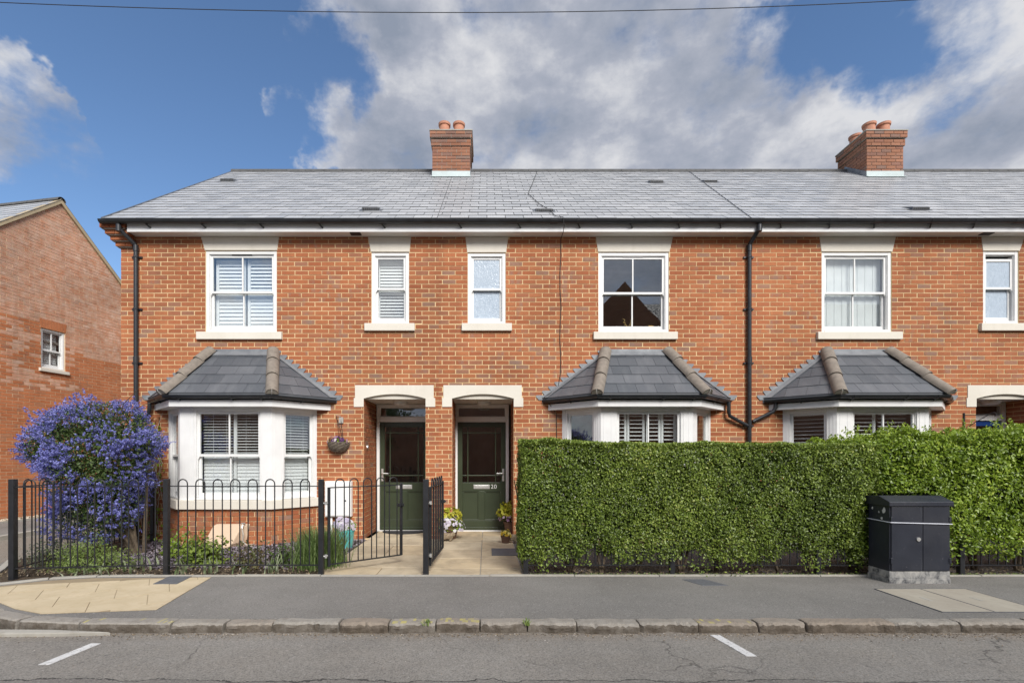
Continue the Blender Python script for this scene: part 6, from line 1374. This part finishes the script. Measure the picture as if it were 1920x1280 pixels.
# ornament on the upstairs sill, card in the corner
g = thing('antler_ornament', (FX(1184), D+.2, FZ(612)), 'small gold antler ornament inside the upstairs window of the middle house', 'ornament'); gx, gz = FX(1183.5), FZ(612); b = MB()
b.lathe([(0, 0), (.03, 0), (.012, .03), (.016, .06), (0, .07)], (gx, D+.2, gz), 10)
for s in (-1, 1):
    b.tube([(gx, D+.2, gz+.04), (gx+s*.03, D+.2, gz+.08), (gx+s*.055, D+.2, gz+.13), (gx+s*.05, D+.2, gz+.17), (gx+s*.09, D+.2, gz+.185)], .007, 6); b.tube([(gx+s*.045, D+.2, gz+.11), (gx+s*.08, D+.2, gz+.125)], .006, 6); b.tube([(gx+s*.03, D+.2, gz+.08), (gx+s*.06, D+.2, gz+.075)], .006, 6)
b.build('antlers', 'gold', g)
b = MB(); b.prism([(FX(1221), D+.2, gz), (FX(1234), D+.2, gz), (FX(1234), D+.23, gz+.075), (FX(1225), D+.23, gz+.08)], (0, .006, 0)); tag(b.build('amber_card', 'amber_card'), 'small amber card standing inside the upstairs window corner', 'card')
b = MB(); b.box(FX(1130), FX(1246), D+.13, D+.32, gz-.03, gz-.002); b.build('window_board', 'white_upvc', w4)

# ------------------------------------------------------------------ cabinet on the pavement
cb_ = thing('utility_cabinet', (4.74, 5.4, 0), 'black steel telecom cabinet with a white strap on the pavement before the hedges', 'cabinet'); X0, X1, Y0, Y1 = 4.41, 5.07, 5.25, 5.55
m = MB(); m.box(X0, X1, Y0+.008, Y1, .13, .86); m.build('body', 'cabinet_paint', cb_, bevel=.006)
m = MB(); m.box(X0-.006, X1+.006, Y0+.002, Y1+.006, -.01, .055); m.box(X0-.002, X1+.002, Y0+.005, Y1+.002, .055, .132); m.build('plinth', 'cabinet_worn', cb_, bevel=.006)
m = MB(); m.add([(x, y, z) for x in (X0-.022, X1+.022) for y, z in ((Y0-.02, .845), (Y0-.02, .893), (Y0+.13, .952), (Y1+.02, .935), (Y1+.02, .845))], [(0, 1, 2, 3, 4), (9, 8, 7, 6, 5), (0, 5, 6, 1), (1, 6, 7, 2), (2, 7, 8, 3), (3, 8, 9, 4), (4, 9, 5, 0)]); m.build('lid', 'cabinet_paint', cb_, bevel=.006)
xm = 4.765
for x0, x1 in ((X0+.012, xm-.003), (xm+.003, X1-.012)):
    m = MB(); m.box(x0, x1, Y0-.006, Y0+.007, .14, .838); d = m.build('door', 'cabinet_paint', cb_, bevel=.004)
    for z in (.25, .70): hx = x0 if x0 < 4.6 else x1; k = MB(); k.box(hx-.012, hx+.012, Y0-.014, Y0-.0, z-.03, z+.03); k.build('hinge', 'cabinet_paint', d, bevel=.003)
m = MB(); m.lathe([(0, -.006), (.022, -.006), (.02, .006), (0, .006)], (0, 0, 0), 16); m.v = [(xm-.055+x, Y0-.012+z, .485+y) for x, y, z in m.v]; m.build('lock', 'steel', cb_)
m = MB(); zz = lambda x: .665-.018*(x-X0)/(X1-X0)
m.prism([(X0-.004, Y0-.018, zz(X0)), (X1+.006, Y0-.018, zz(X1)), (X1+.006, Y0-.018, zz(X1)+.009), (X0-.004, Y0-.018, zz(X0)+.009)], (0, .003, 0)); m.prism([(X0-.012, Y0-.018, zz(X0)), (X0-.012, Y1+.01, .672), (X0-.012, Y1+.01, .681), (X0-.012, Y0-.018, zz(X0)+.009)], (.004, 0, 0)); m.build('strap', 'strap', cb_)
m = MB(); R = random.Random(2)
for (y, z, s) in ((5.33, .79, .03), (5.36, .70, .018), (5.49, .80, .014), (5.40, .765, .01)):
    P = [(X0-.0012, y+s*math.cos(a)*R.uniform(.5, .9), z+s*math.sin(a)*R.uniform(.8, 1.4)) for a in np.linspace(0, 6.28, 9)[:-1]]; m.prism(P, (-.0015, 0, 0))
m.build('sticker_remains', 'paint_white', cb_)

# ------------------------------------------------------------------ overhead wire
Yw = 6.2; P = []
for px in range(-300, 2301, 50):
    u = px-850; py = 24-((u/850)**2)*19 if u < 0 else 24-((u/870)**2)*24; P.append(((px-913)*Yw/900, Yw, CAMZ+(855-py)*Yw/900))
m = MB(); m.tube(P, .0045, 6); tag(m.build('overhead_wire', 'cable_black'), 'thin black telephone wire sagging across the top of the sky', 'wire')
# tree across the street, mirrored in the fanlight
def tree():
    t = thing('street_tree', (-5.4, -10, 0), 'leafy tree across the street mirrored in the left fanlight', 'tree'); b = MB(); c = Vector((-5.4, -10, 0)); R = random.Random(9)
    b.tube([c, c+Vector((.05, 0, 1.2)), c+Vector((0, 0, 2.2))], [.16, .12, .09], 9)
    for k in range(8): a = k*.785; b.tube([c+Vector((0, 0, 1.6)), c+Vector((.5*math.cos(a), .5*math.sin(a), 2.6)), c+Vector((1.2*math.cos(a), 1.2*math.sin(a), 3.4))], [.06, .04, .015], 6)
    b.build('trunk', 'bark', t); rng = np.random.default_rng(77); n = 6000; P = []
    cen = rng.normal(0, 1, (28, 3))*np.array([.95, .9, .55])+np.array([-5.4, -10, 3.3]); k = rng.integers(0, 28, n); P = cen[k]+rng.normal(0, .28, (n, 3)); np_mesh('crown', *leaves(P, rng.normal(0, 1, (n, 3)), .14, .55, .8, .3, rng), 'leaf_dark', t, 'stuff')
tree()
